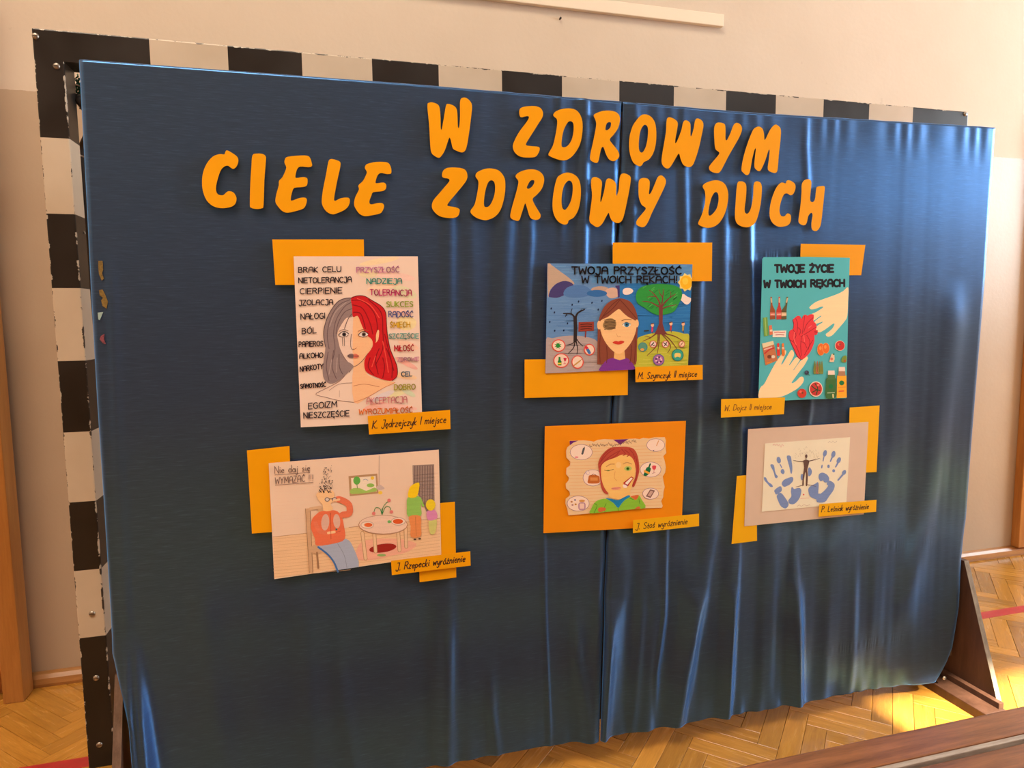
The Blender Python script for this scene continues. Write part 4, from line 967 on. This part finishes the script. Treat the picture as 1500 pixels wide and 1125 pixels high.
for p_, w_ in (([(972,480),(962,430),(930,382),(895,352)],13),([(976,480),(985,420),(992,345)],12),([(978,470),(1015,420),(1075,378)],12),([(968,470),(905,436),(848,428)],11),([(980,480),(1030,462),(1082,452)],10),([(940,395),(910,395),(880,400)],7),([(1000,440),(1040,395),(1040,360)],8),([(985,400),(965,370),(960,345)],7)):
    a.line(TR, w_, p_, taper=.35, smooth=True)
for p_, w_ in (([(945,648),(900,680),(850,702)],9),([(955,650),(946,730),(880,800)],8),([(965,650),(960,720),(950,785)],8),([(985,650),(1035,690),(1090,762)],8),([(1000,650),(1070,668),(1130,704)],8),([(978,650),(1040,730),(1020,782)],7),([(905,680),(880,668),(860,672)],5)):
    a.line(TR, w_, p_, taper=.4, smooth=True)
a.done('green_tree', 'pencil')
RD = (226,84,70); CRM = (244,222,206)
def emb(x, y, r1, r2=None, c=RD, f=CRM, w_=7): a.ring(c, f, x, y, r1, r2 or r1, w_)
emb(272,732,47,43); a.poly((36,150,60), [(268+(26 if k % 2 else 13)*math.cos(k*math.pi/8), 732+(24 if k % 2 else 13)*math.sin(k*math.pi/8)) for k in range(16)]); a.done('emblem', label='emblem with a green leaf')
emb(290,835,54,50); a.poly((30,130,56), [(272,810),(284,810),(286,832),(292,840),(292,868),(266,868),(266,840),(271,832)]); a.poly((240,220,60), [(267,850),(291,850),(291,860),(267,860)])
a.poly((206,50,80), [(304,816),(328,816),(322,838),(310,838)]); a.line((206,50,80),3,[(316,838),(314,856)]); a.line((206,50,80),3,[(306,857),(322,857)]); a.done('emblem', label='emblem with a green bottle and a glass')
emb(402,845,42,46); a.line((206,160,80),9,[(378,868),(420,836)]); a.line((150,120,90),3,[(420,836),(434,822)]); a.done('emblem', label='emblem with a syringe')
emb(483,760,38,40); a.line((210,50,70),20,[(462,745),(472,762)]); a.line((70,120,190),20,[(472,762),(484,782)]); a.done('emblem', label='emblem with a red and blue capsule')
emb(850,742,32,32,(60,140,150),(96,160,140),5); a.ell((230,170,80),846,760,14,9); a.done('emblem')
emb(920,722,25,25,(206,90,84),(240,220,214),5); a.line((40,40,44),7,[(908,730),(925,712)]); a.line((40,40,44),5,[(918,735),(934,728)]); a.done('emblem')
emb(1005,722,25,25,(206,90,84),(240,220,214),5); a.line((50,44,60),6,[(992,712),(1016,732)]); a.line((50,44,60),6,[(1014,710),(998,734)]); a.done('emblem')
emb(1117,722,22,22,(206,110,94),(240,210,180),5); a.line((150,90,80),5,[(1108,732),(1122,712)]); a.done('emblem')
emb(958,830,39,39,(90,96,176),(176,110,170),5)
for k in range(9):
    th = k*.7; a.ell((80,40,110) if k % 2 else (230,200,220), 958+18*math.cos(th), 830+18*math.sin(th), 7, 6, keep=True)
a.lay += 1; a.done('emblem', label='purple patterned emblem')
emb(1088,797,41,42,(30,120,120),(60,170,150),5); a.blob((236,214,120), [(1068,788),(1088,782),(1108,788),(1106,812),(1086,808),(1068,814)]); a.done('emblem', label='teal emblem with an open book')
for x, y, c in ((915,586,(206,60,110)),(1042,576,(190,60,60)),(1126,578,(190,160,60))):
    a.line(c, 12, [(x,y+20),(x-2,y+50)]); a.line((90,60,60), 4, [(x,y+50),(x+4,y+66)]); a.ell((240,196,160), x, y+6, 11, 12); a.line((110,60,40),7,[(x-8,y-2),(x+8,y-6)]); a.done('small_figure')
a.line((60,60,50),9,[(860,632),(888,628)]); a.done('small_dog')

HR = (140,74,54)
a.blob(HR, [(685,408),(632,424),(585,465),(552,535),(541,600),(538,720),(537,840),(546,860),(660,852),(730,850),(800,860),(808,760),(812,640),(816,560),(800,490),(770,438),(730,415)])
a.blob((128,54,158), [(560,912),(576,858),(612,826),(658,815),(722,815),(762,835),(786,904)])
a.poly((240,190,124), [(655,760),(722,760),(728,822),(690,832),(650,820)])
a.ell((250,202,142), 549, 592, 14, 30); a.ell((250,202,142), 808, 580, 13, 27)
a.blob((250,204,146), [(686,482),(655,500),(610,535),(560,560),(554,600),(568,660),(598,718),(640,766),(682,788),(722,768),(768,712),(796,650),(806,590),(798,562),(748,535),(712,505)])
for p_ in ([(686,412),(620,470),(556,560)],[(690,415),(740,470),(806,548)],[(560,640),(552,740),(556,850)],[(795,660),(796,760),(790,850)],[(690,420),(640,480),(580,530)],[(770,730),(768,800),(760,850)],[(600,735),(604,800),(600,850)]): a.line((108,52,40), 5, p_, smooth=True)
a.blob((166,134,88), [(574,590),(596,552),(640,546),(666,575),(656,612),(618,626),(584,612)])
for k in range(8): a.line((52,40,34), 4, [(582+ (k%3)*3,558+k*9),(620,554+k*9),(660,560+k*8)], keep=True, smooth=True)
a.lay += 1; a.ell((240,238,232), 737, 588, 30, 17); a.ell((58,128,172), 738, 588, 17); a.ell((20,30,50), 738, 588, 7)
a.line((150,90,60),5,[(704,562),(735,552),(770,556)],smooth=True); a.line((90,70,60),3,[(708,588),(735,572),(766,586)],smooth=True)
a.line((210,160,110),3,[(668,650),(678,672),(696,668)],smooth=True); a.blob((214,60,44), [(640,712),(662,700),(680,704),(700,698),(722,706),(700,722),(670,724)])
a.done('girl_face', 'pencil')
a.text((34,30,36), 11, 'TWOJA PRZYSZŁOŚĆ', 362,240,1112,243, 47, jit=.02); a.text((34,30,36), 10, 'W TWOICH RĘKACH!', 430,302,1085,302, 46, jit=.02); a.done('title_lettering')
slip([(930.7,537.7),(1029.2,534.5),(1029.4,555.9),(931,560)], 'M. Szymczyk II miejsce', 760, 350, 4.6875, 818,962,1220,944, 44, 'orange name slip under the right corner of the drawing with two trees', 5.5)

# ---- drawing 5: red-haired face with burnt paper edge
OUT5 = [(125,135),(225,133),(300,130),(400,140),(430,148),(480,125),(560,115),(680,120),(870,112),(960,108),(1010,115),(1060,100),(1130,108),(1200,92),(1330,90),(1345,130),(1340,200),(1350,290),(1312,330),(1332,400),(1345,470),(1335,540),(1305,590),(1315,650),(1330,720),(1315,780),(1310,850),(1285,900),(1305,960),(1295,985),(1100,990),(850,1012),(600,1038),(400,1055),(110,1080),(95,1000),(70,930),(75,870),(130,830),(125,780),(80,740),(75,680),(110,640),(115,600),(80,560),(85,480),(130,450),(135,400),(85,350),(80,260),(95,220),(130,190)]
mt5 = mat_paper('drawing_sheet_paper', (252,212,164), .7, .25)
d5, yf = paper('drawing', [(829,646),(975,640),(971,744),(829,755)], SY, mt5, 'drawing of a winking red-haired face on wavy-edged tan paper', 'drawing', GD, outline=[(820+x/8.653, 630+y/8.653) for x, y in OUT5])
a = Art(820, 630, 8.653, d5, SY, yf, d5)
for k in range(20): 
    y = 190+k*42; a.line((236,186,134), 5, [(120,y+8),(350,y+4),(700,y-14),(1000,y-30),(1290,y-38)] if 200 < y < 1000 else [(150,y),(420,y-8)], keep=True, smooth=True)
a.lay += 1; a.line((240,200,150),5,[(430,150),(760,180)])
a.done('wood_grain', 'pencil')
for p_ in ([(125,137),(232,134),(170,160),(130,192)], [(676,122),(872,113),(815,148),(768,188),(720,150)]): a.poly((112,34,122), p_)
for k in range(34):
    x = 290+k*20; y = 215-k*2+random.uniform(-12,12)
    if 640 < x < 760: y += 25
    a.line((130,80,70), 6, [(x,y),(x+8,y-random.uniform(8,30)),(x+18,y+6)], keep=True)
a.lay += 1; a.done('torn_top_edge')
def oval(x, y, rx, ry): a.ell((168,140,160), x, y, rx, ry, 0, 30); a.ell((255,230,214), x, y, rx-6, ry-6, 0, 30)
oval(272,280,142,100); a.line((88,92,96), 26, [(305,235),(285,300)]); a.line((60,60,66), 10, [(312,215),(308,235)]); a.ell((232,150,156), 212, 344, 24, 12); a.done('oval_picture')
oval(1215,190,116,83); a.line((222,176,120), 12, [(1252,135),(1226,196)]); a.ell((110,100,120),1188,260,8,8); a.done('oval_picture')
oval(420,605,128,106); a.blob((200,110,46), [(372,575),(425,568),(492,580),(505,620),(500,668),(430,678),(355,670),(360,620)]); a.line((110,60,40),7,[(400,575),(425,556),(460,572)],smooth=True); a.poly((222,150,80), [(385,600),(480,600),(480,640),(385,640)])
a.ell((206,190,206), 352, 540, 30, 26, 30); a.ell((252,230,214), 356, 540, 22, 18, 30); a.done('oval_picture', label='oval picture with a brown bag')
oval(1150,500,134,98); a.line((18,100,64), 20, [(1146,428),(1126,480)]); a.blob((18,112,70), [(1105,470),(1152,480),(1142,530),(1112,572),(1080,582),(1060,566),(1082,512)]); a.line((232,172,60), 26, [(1074,520),(1128,545)])
a.blob((226,80,92), [(1172,452),(1218,452),(1214,492),(1194,502),(1174,490)]); a.line((190,90,100),5,[(1194,502),(1190,545)]); a.line((150,120,120),5,[(1170,548),(1210,540)]); a.done('oval_picture', label='oval picture with a green bottle and red glass')
oval(1150,805,103,73); a.poly((140,104,96), [(1145,750),(1206,766),(1150,860),(1088,840)]); a.poly((212,176,160), [(1150,768),(1186,778),(1146,840),(1112,828)]); a.done('oval_picture')
oval(232,930,142,98); a.blob((196,150,172), [(240,922),(318,922),(322,1000),(280,1012),(238,1002)]); a.poly((246,214,200), [(250,930),(308,930),(308,996),(250,996)]); a.ell((216,158,88), 280, 896, 38, 16)
for x, y, c in ((148,908,(196,140,90)),(200,940,(206,150,70)),(160,948,(190,150,150)),(192,885,(150,140,170))): a.ell(c, x, y, 14, 12)
a.done('oval_picture', label='oval picture with a pill jar')

HR5 = (192,80,62)
a.blob(HR5, [(486,470),(490,400),(522,330),(582,262),(645,222),(740,212),(850,212),(932,236),(980,310),(1002,420),(1005,520),(980,620),(940,716),(915,700),(955,600),(960,480),(900,400),(760,400),(600,470),(540,620),(560,720),(605,790),(602,815),(545,775),(515,680),(505,560)])
a.poly((252,204,120), [(640,700),(890,700),(890,850),(740,880),(618,852)])
a.blob((252,206,122), [(522,500),(535,435),(600,385),(700,350),(790,310),(880,325),(935,385),(958,480),(950,580),(918,680),(890,760),(800,820),(690,820),(610,790),(560,720),(528,620)])
for p_ in ([(740,270),(640,330),(540,420),(505,470)],[(760,260),(700,330),(600,380)],[(820,250),(880,300),(850,335)],[(780,240),(830,300),(800,320)],[(690,240),(600,300),(520,400)],[(960,330),(980,450),(968,600),(925,700)],[(880,240),(930,300),(945,360)],[(640,240),(560,310),(505,420)]): a.line((170,58,50), 11, p_, smooth=True)
a.ell((252,214,148), 742, 442, 34, 40, 10)
a.line((214,164,100), 14, [(588,462),(640,432),(690,430)], smooth=True); a.line((214,164,100), 12, [(800,430),(850,410),(910,430)], smooth=True)
a.line((120,90,60), 6, [(562,506),(610,514),(680,496)], smooth=True); a.ell((110,130,50),612,512,20,7)
a.ell((190,206,116), 862, 486, 48, 30); a.ell((70,130,30), 860, 488, 20); a.ell((20,40,16), 860, 488, 9)
a.line((220,160,90), 5, [(700,520),(690,600),(720,640)], smooth=True); a.ell((240,160,136), 712, 738, 62, 19, -4); a.line((200,110,90),4,[(655,738),(715,736),(765,728)],smooth=True)
a.poly((196,60,50), [(800,668),(905,586),(935,604),(862,712),(825,700)]); a.poly((255,242,230), [(822,672),(900,600),(922,610),(856,690)]); a.blob((255,236,226), [(800,690),(850,700),(845,728),(805,728)]); a.line((110,140,180),8,[(832,690),(852,706)])
a.done('winking_face', 'pencil')
a.blob((140,202,60), [(382,1054),(400,990),(435,925),(490,885),(580,868),(660,900),(735,970),(800,900),(880,850),(990,820),(1035,880),(1082,984),(900,1004),(740,1022),(560,1038)])
a.blob((28,136,196), [(578,862),(650,868),(735,885),(800,855),(868,824),(888,842),(830,880),(780,930),(736,984),(680,925),(620,885)])
for p_ in ([(585,930),(560,990),(570,1034)],[(735,985),(738,1020)],[(435,925),(470,960),(430,1050)],[(1000,870),(1010,930)],[(880,860),(930,880)]): a.line((74,140,40), 6, p_, smooth=True)
for p_ in ([(480,1012),(500,980),(575,984),(572,1018),(505,1038)],[(898,838),(990,820),(990,852),(958,884),(928,868)],[(950,995),(995,965),(1020,992)]): a.blob((220,112,62), p_)
a.done('green_shirt', 'pencil')
slip([(927.3,762),(1024,752.5),(1024,770.7),(927.3,781)], 'J. Stoś wyróżnienie', 780, 600, 5.769, 872,1014,1305,966, 54, 'orange name slip at the lower right of the deep orange card', 6, 'hazed_orange')

# ---- drawing 3: turquoise collage poster with heart and hands
C3 = [(1112.9,377.3),(1244.8,377.7),(1239.5,583.4),(1106.6,588)]
OUT3 = [(1114.5,377.3),(1180,376.6),(1244.8,377.7),(1243.5,420),(1242.5,446),(1241.5,500),(1239.5,583.4),(1170,585),(1106.6,588),(1109.3,500),(1111.5,420),(1112.4,380)]
d3, yf = sheet(C3, (84,190,200), 'turquoise poster with a red heart between two cream paper hands', outline=OUT3, lift=.014)
a = Art(1050, 350, 4.3269, d3, SY, yf, d3)
a.text((38,34,42), 15, 'TWOJE ŻYCIE', 352,212,734,210, 44, jit=.01); a.text((38,34,42), 15, 'W TWOICH', 282,308,550,306, 42, jit=.01); a.text((38,34,42), 14, 'RĘKACH', 588,304,806,300, 42, jit=.01)
a.done('title_lettering')
HC = (255,228,178)
a.poly(HC, [(832,308),(800,330),(760,350),(680,378),(620,400),(580,430),(580,441),(590,447),(620,442),(652,430),(668,433),(625,462),(590,478),(585,500),(600,520),(648,488),(652,493),(615,520),(610,540),(640,532),(664,524),(660,532),(628,552),(620,575),(640,592),(670,580),(700,560),(735,536),(742,542),(728,568),(700,592),(686,602),(688,614),(702,620),(725,612),(748,590),(775,560),(810,520),(826,488),(831,400)], True); a.done('upper_hand', label='cream paper hand reaching from the right')
a.o = (1100, 480, 9.78)
a.poly(HC, [(70,1000),(88,862),(150,800),(210,690),(270,580),(330,480),(390,400),(440,330),(468,326),(472,355),(440,430),(400,518),(418,516),(480,420),(540,325),(575,330),(590,385),(562,450),(515,530),(528,530),(575,470),(620,422),(660,430),(680,445),(630,530),(580,600),(592,598),(640,530),(700,460),(770,412),(795,430),(780,470),(735,545),(690,600),(620,690),(556,778),(570,790),(620,760),(680,704),(722,704),(736,745),(710,800),(660,850),(620,880),(500,945),(380,988),(200,1000)], True); a.done('lower_hand', label='cream paper hand reaching up from the left')
a.o = (1050, 350, 4.3269)
HB = [(470,512),(482,500),(500,487),(518,492),(526,508),(540,484),(552,480),(566,486),(582,478),(604,480),(606,500),(604,520),(620,538),(625,558),(620,575),(632,582),(628,605),(611,610),(610,650),(592,700),(572,730),(545,755),(525,762),(500,742),(480,700),(465,670),(455,648),(444,620),(446,590),(456,576),(470,570),(476,540)]
a.poly((110,30,44), [(x-4, y+3) for x, y in HB], True); a.poly((232,58,66), HB, True)  # offset dark copy paints a shadow along the heart's left side
for p_, w_ in (([(488,505),(500,540),(495,600)],3),([(545,490),(540,540),(530,600)],3),([(600,500),(560,540),(540,590)],3),([(620,560),(570,590),(520,620)],3),([(452,640),(480,660),(500,700),(520,750)],3),([(470,575),(490,610),(470,650)],3),([(525,620),(520,680),(525,740)],3),([(600,640),(570,690),(545,735)],3),([(560,610),(580,650),(570,700)],3),([(520,650),(545,660),(560,690)],2.5),([(500,560),(520,580),(510,610)],3)):
    a.line((150,26,42), w_, p_, smooth=True)
for p_ in ([(480,590),(476,630),(490,670)],[(540,610),(545,650)],[(590,550),(570,565)]): a.line((248,110,104), 5, p_, smooth=True)
for y in (596, 606): a.line((170,30,44), 5, [(612,y-10),(630,y-14)], keep=True)
a.lay += 1; a.done('heart', label='red paper heart')
for nx_, bx_, c, lab in ((327,336,(150,80,34),(216,120,96)),(380,378,(190,60,50),(224,110,100)),(432,410,(94,84,44),(226,196,150))):
    tilt = (bx_-nx_)
    a.poly(c, [(nx_-5,368),(nx_+5,368),(nx_+6+tilt*.3,420),(bx_+17,455),(bx_+17,508),(bx_-17,511),(bx_-17,455),(nx_-6+tilt*.3,420)])
    a.line((210,190,150), 9, [(nx_,378),(nx_+tilt*.25,402)]); a.poly(lab, [(bx_-16,466),(bx_+16,466),(bx_+16,488),(bx_-16,490)]); a.line((240,210,190),4,[(bx_-12,478),(bx_+12,477)])
    a.done('bottle_cutout')
a.poly((112,166,72), [(273,500),(302,495),(310,612),(280,617)]); a.line((160,200,110),7,[(287,500),(294,610)]); a.poly((226,124,84), [(312,550),(330,545),(338,604),(316,610)]); a.poly((244,214,190), [(317,575),(334,573),(336,585),(318,587)]); a.done('drink_cutout')
a.poly((248,236,222), [(338,582),(425,580),(422,622),(336,622)]); a.line((200,80,90),5,[(348,592),(370,590),(395,593),(416,590)]); a.line((180,70,90),5,[(356,608),(380,606),(410,608)]); a.done('note_cutout')
a.poly((196,120,76), [(267,662),(340,645),(369,768),(290,800)]); a.poly((232,222,180), [(267,662),(340,645),(345,668),(274,690)]); a.line((196,50,50),9,[(284,725),(315,700),(345,690)],smooth=True); a.line((232,190,180),9,[(282,700),(330,685)]); a.ell((236,222,200),340,745,12,10); a.ell((120,60,34),315,745,14,12); a.line((224,140,40),8,[(300,785),(330,778)]); a.done('snack_bag_cutout')
for x, c in ((373,(216,52,44)),(404,(228,120,40))): a.line(c,20,[(x,690),(x+2,732)]); a.line((236,210,180),12,[(x-1,682),(x,694)]); a.line(c,15,[(x-1,666),(x-1,678)]); a.done('sauce_bottle_cutout')
for x, y, rx, ry in ((652,700,23,37),(684,692,22,32)): a.ell((246,190,120),x,y,rx+2,ry+2); a.ell((234,112,34),x,y,rx,ry); a.ell((248,160,70),x-4,y-8,8,12)
a.done('orange_cutout')
a.ell((246,214,190),776,676,33,33); a.ell((204,46,40),777,676,30,30); a.ell((232,110,90),770,668,10,8); a.poly((50,90,40), [(776+(9 if k % 2 else 3)*math.cos(k*.785),668+(9 if k % 2 else 3)*math.sin(k*.785)) for k in range(8)]); a.done('tomato_cutout')
a.poly((232,206,172), [(722,728),(738,728),(742,760),(735,780),(706,778),(714,748)]); a.ell((60,110,50),735,730,6,5); a.ell((224,120,90),722,760,9,9); a.done('juice_cutout')
a.blob((120,150,54), [(785,770),(800,742),(820,742),(819,780),(795,782)]); a.ell((170,90,50),808,772,8,8); a.done('lime_cutout')
for x in (612,628,644,658): a.blob((132,142,58) if x != 628 else (176,110,70), [(x-9,850),(x-8,810),(x,770),(x+7,812),(x+8,852)]); a.line((86,96,40),3,[(x,790),(x,840)])
a.done('asparagus_cutout')
a.ell((58,62,84),558,846,15,14); a.ell((90,96,120),554,842,6,6); a.line((60,100,60),4,[(566,856),(578,862)]); a.done('berry_cutout')
a.ell((206,60,42),527,976,30,29); a.ell((232,110,90),518,966,8,8); a.ell((70,80,40),530,974,6,5); a.done('tomato_cutout')
a.ell((246,220,200),618,950,45,49); a.ell((202,54,48),618,950,40,43); 
for p_ in ([(590,930),(615,950),(645,960)],[(612,915),(630,945),(620,985)],[(595,970),(625,955)]): a.line((56,70,36),7,p_,smooth=True)
a.ell((236,130,110),632,925,9,7); a.done('vegetable_plate_cutout')
a.blob((62,112,56), [(690,880),(745,880),(750,920),(748,1002),(684,1006),(683,920)]); a.poly((74,120,66), [(698,855),(742,855),(745,890),(693,890)]); a.poly((242,222,206), [(698,833),(740,833),(742,860),(697,860)]); a.ell((24,120,64),716,934,15,15); a.line((180,200,160),5,[(694,975),(740,973)]); a.line((220,210,150),10,[(730,985),(732,1003)]); a.done('smoothie_bottle_cutout')
a.poly((246,178,36), [(757,865),(818,865),(821,1005),(754,1008)]); a.poly((176,130,96), [(768,835),(808,835),(812,868),(763,868)]); a.poly((244,222,204), [(768,811),(808,811),(810,838),(767,838)]); a.ell((30,120,66),787,912,17,15); a.line((230,90,60),8,[(770,965),(800,963)]); a.line((232,150,40),5,[(764,940),(814,938)]); a.done('smoothie_bottle_cutout')
slip([(1056.6,584.7),(1150,582),(1148.3,606.7),(1056.2,611.8)], 'W. Dojcz II miejsce', 1050, 570, 13.636, 150,436,1085,395, 115, 'orange name slip under the lower left corner of the turquoise poster', 13, 'hazed_orange', PY-.0185, (128,64,36))

# ---- drawing 6: blue handprints and a tree-man
C6 = [(1120.7,649.7),(1245.4,640.4),(1239.8,738),(1116,749.6)]
d6, yf = sheet(C6, (255,240,216), 'cream sheet with two blue handprints beside a tree-like figure')
a = Art(1110, 640, 9.786, d6, SY, yf, d6); a.clip = C6
HB6 = (126,152,206)
for p_ in ([(90,580),(118,585),(150,645),(200,680),(215,715),(180,716),(140,672),(95,622)],[(180,410),(205,392),(232,410),(245,480),(262,535),(288,565),(268,592),(245,575),(225,500)],[(335,470),(365,462),(385,500),(365,535),(330,510)],[(415,290),(440,266),(472,280),(484,340),(496,440),(488,520),(470,518),(452,430)],
          [(342,672),(370,620),(430,590),(485,574),(508,592),(502,636),(455,685),(425,700),(375,716)],[(240,762),(320,706),(346,745),(330,788),(266,826),(246,800)],[(272,840),(330,802),(398,880),(442,960),(420,1012),(385,1024),(330,992),(290,912)],[(488,716),(520,745),(560,735),(600,732),(625,772),(602,870),(550,940),(500,966),(445,950),(440,905),(480,852),(474,780)]): a.blob(HB6, p_)
a.ell(HB6, 300, 332, 30, 48, -12); a.line(HB6, 14, [(320,395),(344,440)])
a.done('left_handprint', 'pencil', label='blue left handprint')
for x, y, rx, ry, r in ((962,235,27,48,14),(1083,250,29,50,14),(1160,335,28,46,24),(1013,422,18,25,0),(1087,485,20,22,0),(918,425,10,28,8),(1236,510,27,38,30)): a.ell(HB6, x, y, rx, ry, r)
for p_, w_ in (([(948,280),(935,345)],16),([(1066,290),(1040,350)],22),([(1148,370),(1115,430)],24),([(1220,538),(1150,620)],26)): a.line(HB6, w_, p_, taper=.8)
for p_ in ([(872,590),(880,532),(930,512),(990,540),(1022,592),(1008,642),(960,652),(930,622),(900,636)],[(1012,626),(1060,640),(1100,682),(1085,760),(1020,852),(960,932),(850,934),(845,860),(870,812),(900,812),(960,762),(1006,702),(988,676)],[(724,742),(760,702),(820,672),(860,648),(872,692),(866,790),(862,892),(810,886),(750,852),(728,800)],[(720,460),(745,438),(775,490),(760,545),(725,560)]): a.blob(HB6, p_)
a.ell(HB6, 634, 575, 20, 46)
a.done('right_handprint', 'pencil', label='blue right handprint')
BRN = (104,78,70)
for k in range(44):
    th = math.radians(random.uniform(-35, 215)); r1 = random.uniform(60, 190); x = 695+r1*math.cos(th)*1.1; y = 310-r1*math.sin(th)*.85
    a.line((206,202,180), 4, [(x,y),(x+random.uniform(-18,18),y-random.uniform(8,30))], keep=True)
a.lay += 1; a.blob(BRN, [(650,340),(692,328),(736,342),(726,400),(708,470),(716,560),(708,690),(686,692),(690,560),(680,505),(662,600),(656,692),(636,690),(644,560),(660,450),(656,390)])
a.ell(BRN, 693, 277, 17, 27); a.line(BRN, 12, [(690,300),(690,335)])
for p_, w_, tp in (([(665,350),(590,350),(508,334)],15,.3),([(722,348),(800,330),(884,306)],15,.3),([(645,688),(600,704),(545,716)],10,.5),([(697,684),(745,690),(832,708)],10,.5)): a.line(BRN, w_, p_, taper=tp, smooth=True)
a.ell((226,60,60), 655, 826, 10, 10); a.line((232,170,150),5,[(610,882),(735,874)])
a.line((222,160,160),6,[(215,120),(232,98),(250,122),(272,100),(290,124),(312,108),(330,150),(350,100),(366,128)]); a.line((190,184,170),5,[(1005,82),(1030,60),(1050,84),(1075,58),(1100,82),(1132,60)]); a.line((200,180,160),5,[(560,998),(590,972),(620,994),(660,968),(700,986),(745,970)])
a.done('tree_figure')
slip([(1200.4,738.4),(1284,732.2),(1283.4,749.6),(1199,757)], 'P. Leśniak wyróżnienie', 1060, 590, 5.357, 768,858,1136,832, 46, 'orange name slip at the lower right of the grey card', 5.5, 'hazed_orange')

# ------------------------------------------------------------------ bench in the foreground
bn = empty('bench', (2.0, -1.05, 0), 'low red-brown varnished wooden bench in the lower right foreground', 'bench')
BZ = .353
box('plank', (.35, -1.034, BZ-.032), (3.6, -.953, BZ), M['bench'], bn, .004)
o = box('edge_strip', (.35, -1.048, BZ-.028), (3.6, -1.035, BZ-.001), M['worn'], bn, .002); o['label'] = 'worn pale edge strip'
box('plank', (.35, -1.29, BZ-.032), (3.6, -1.056, BZ-.004), M['bench'], bn, .004)
for x in (.55, 2.0, 3.4):
    box('leg', (x, -1.27, 0), (x+.05, -.975, BZ-.033), M['walnut'], bn, .004)
    box('batten', (x-.02, -1.28, BZ-.075), (x+.07, -.965, BZ-.033), M['walnut'], bn, .003)
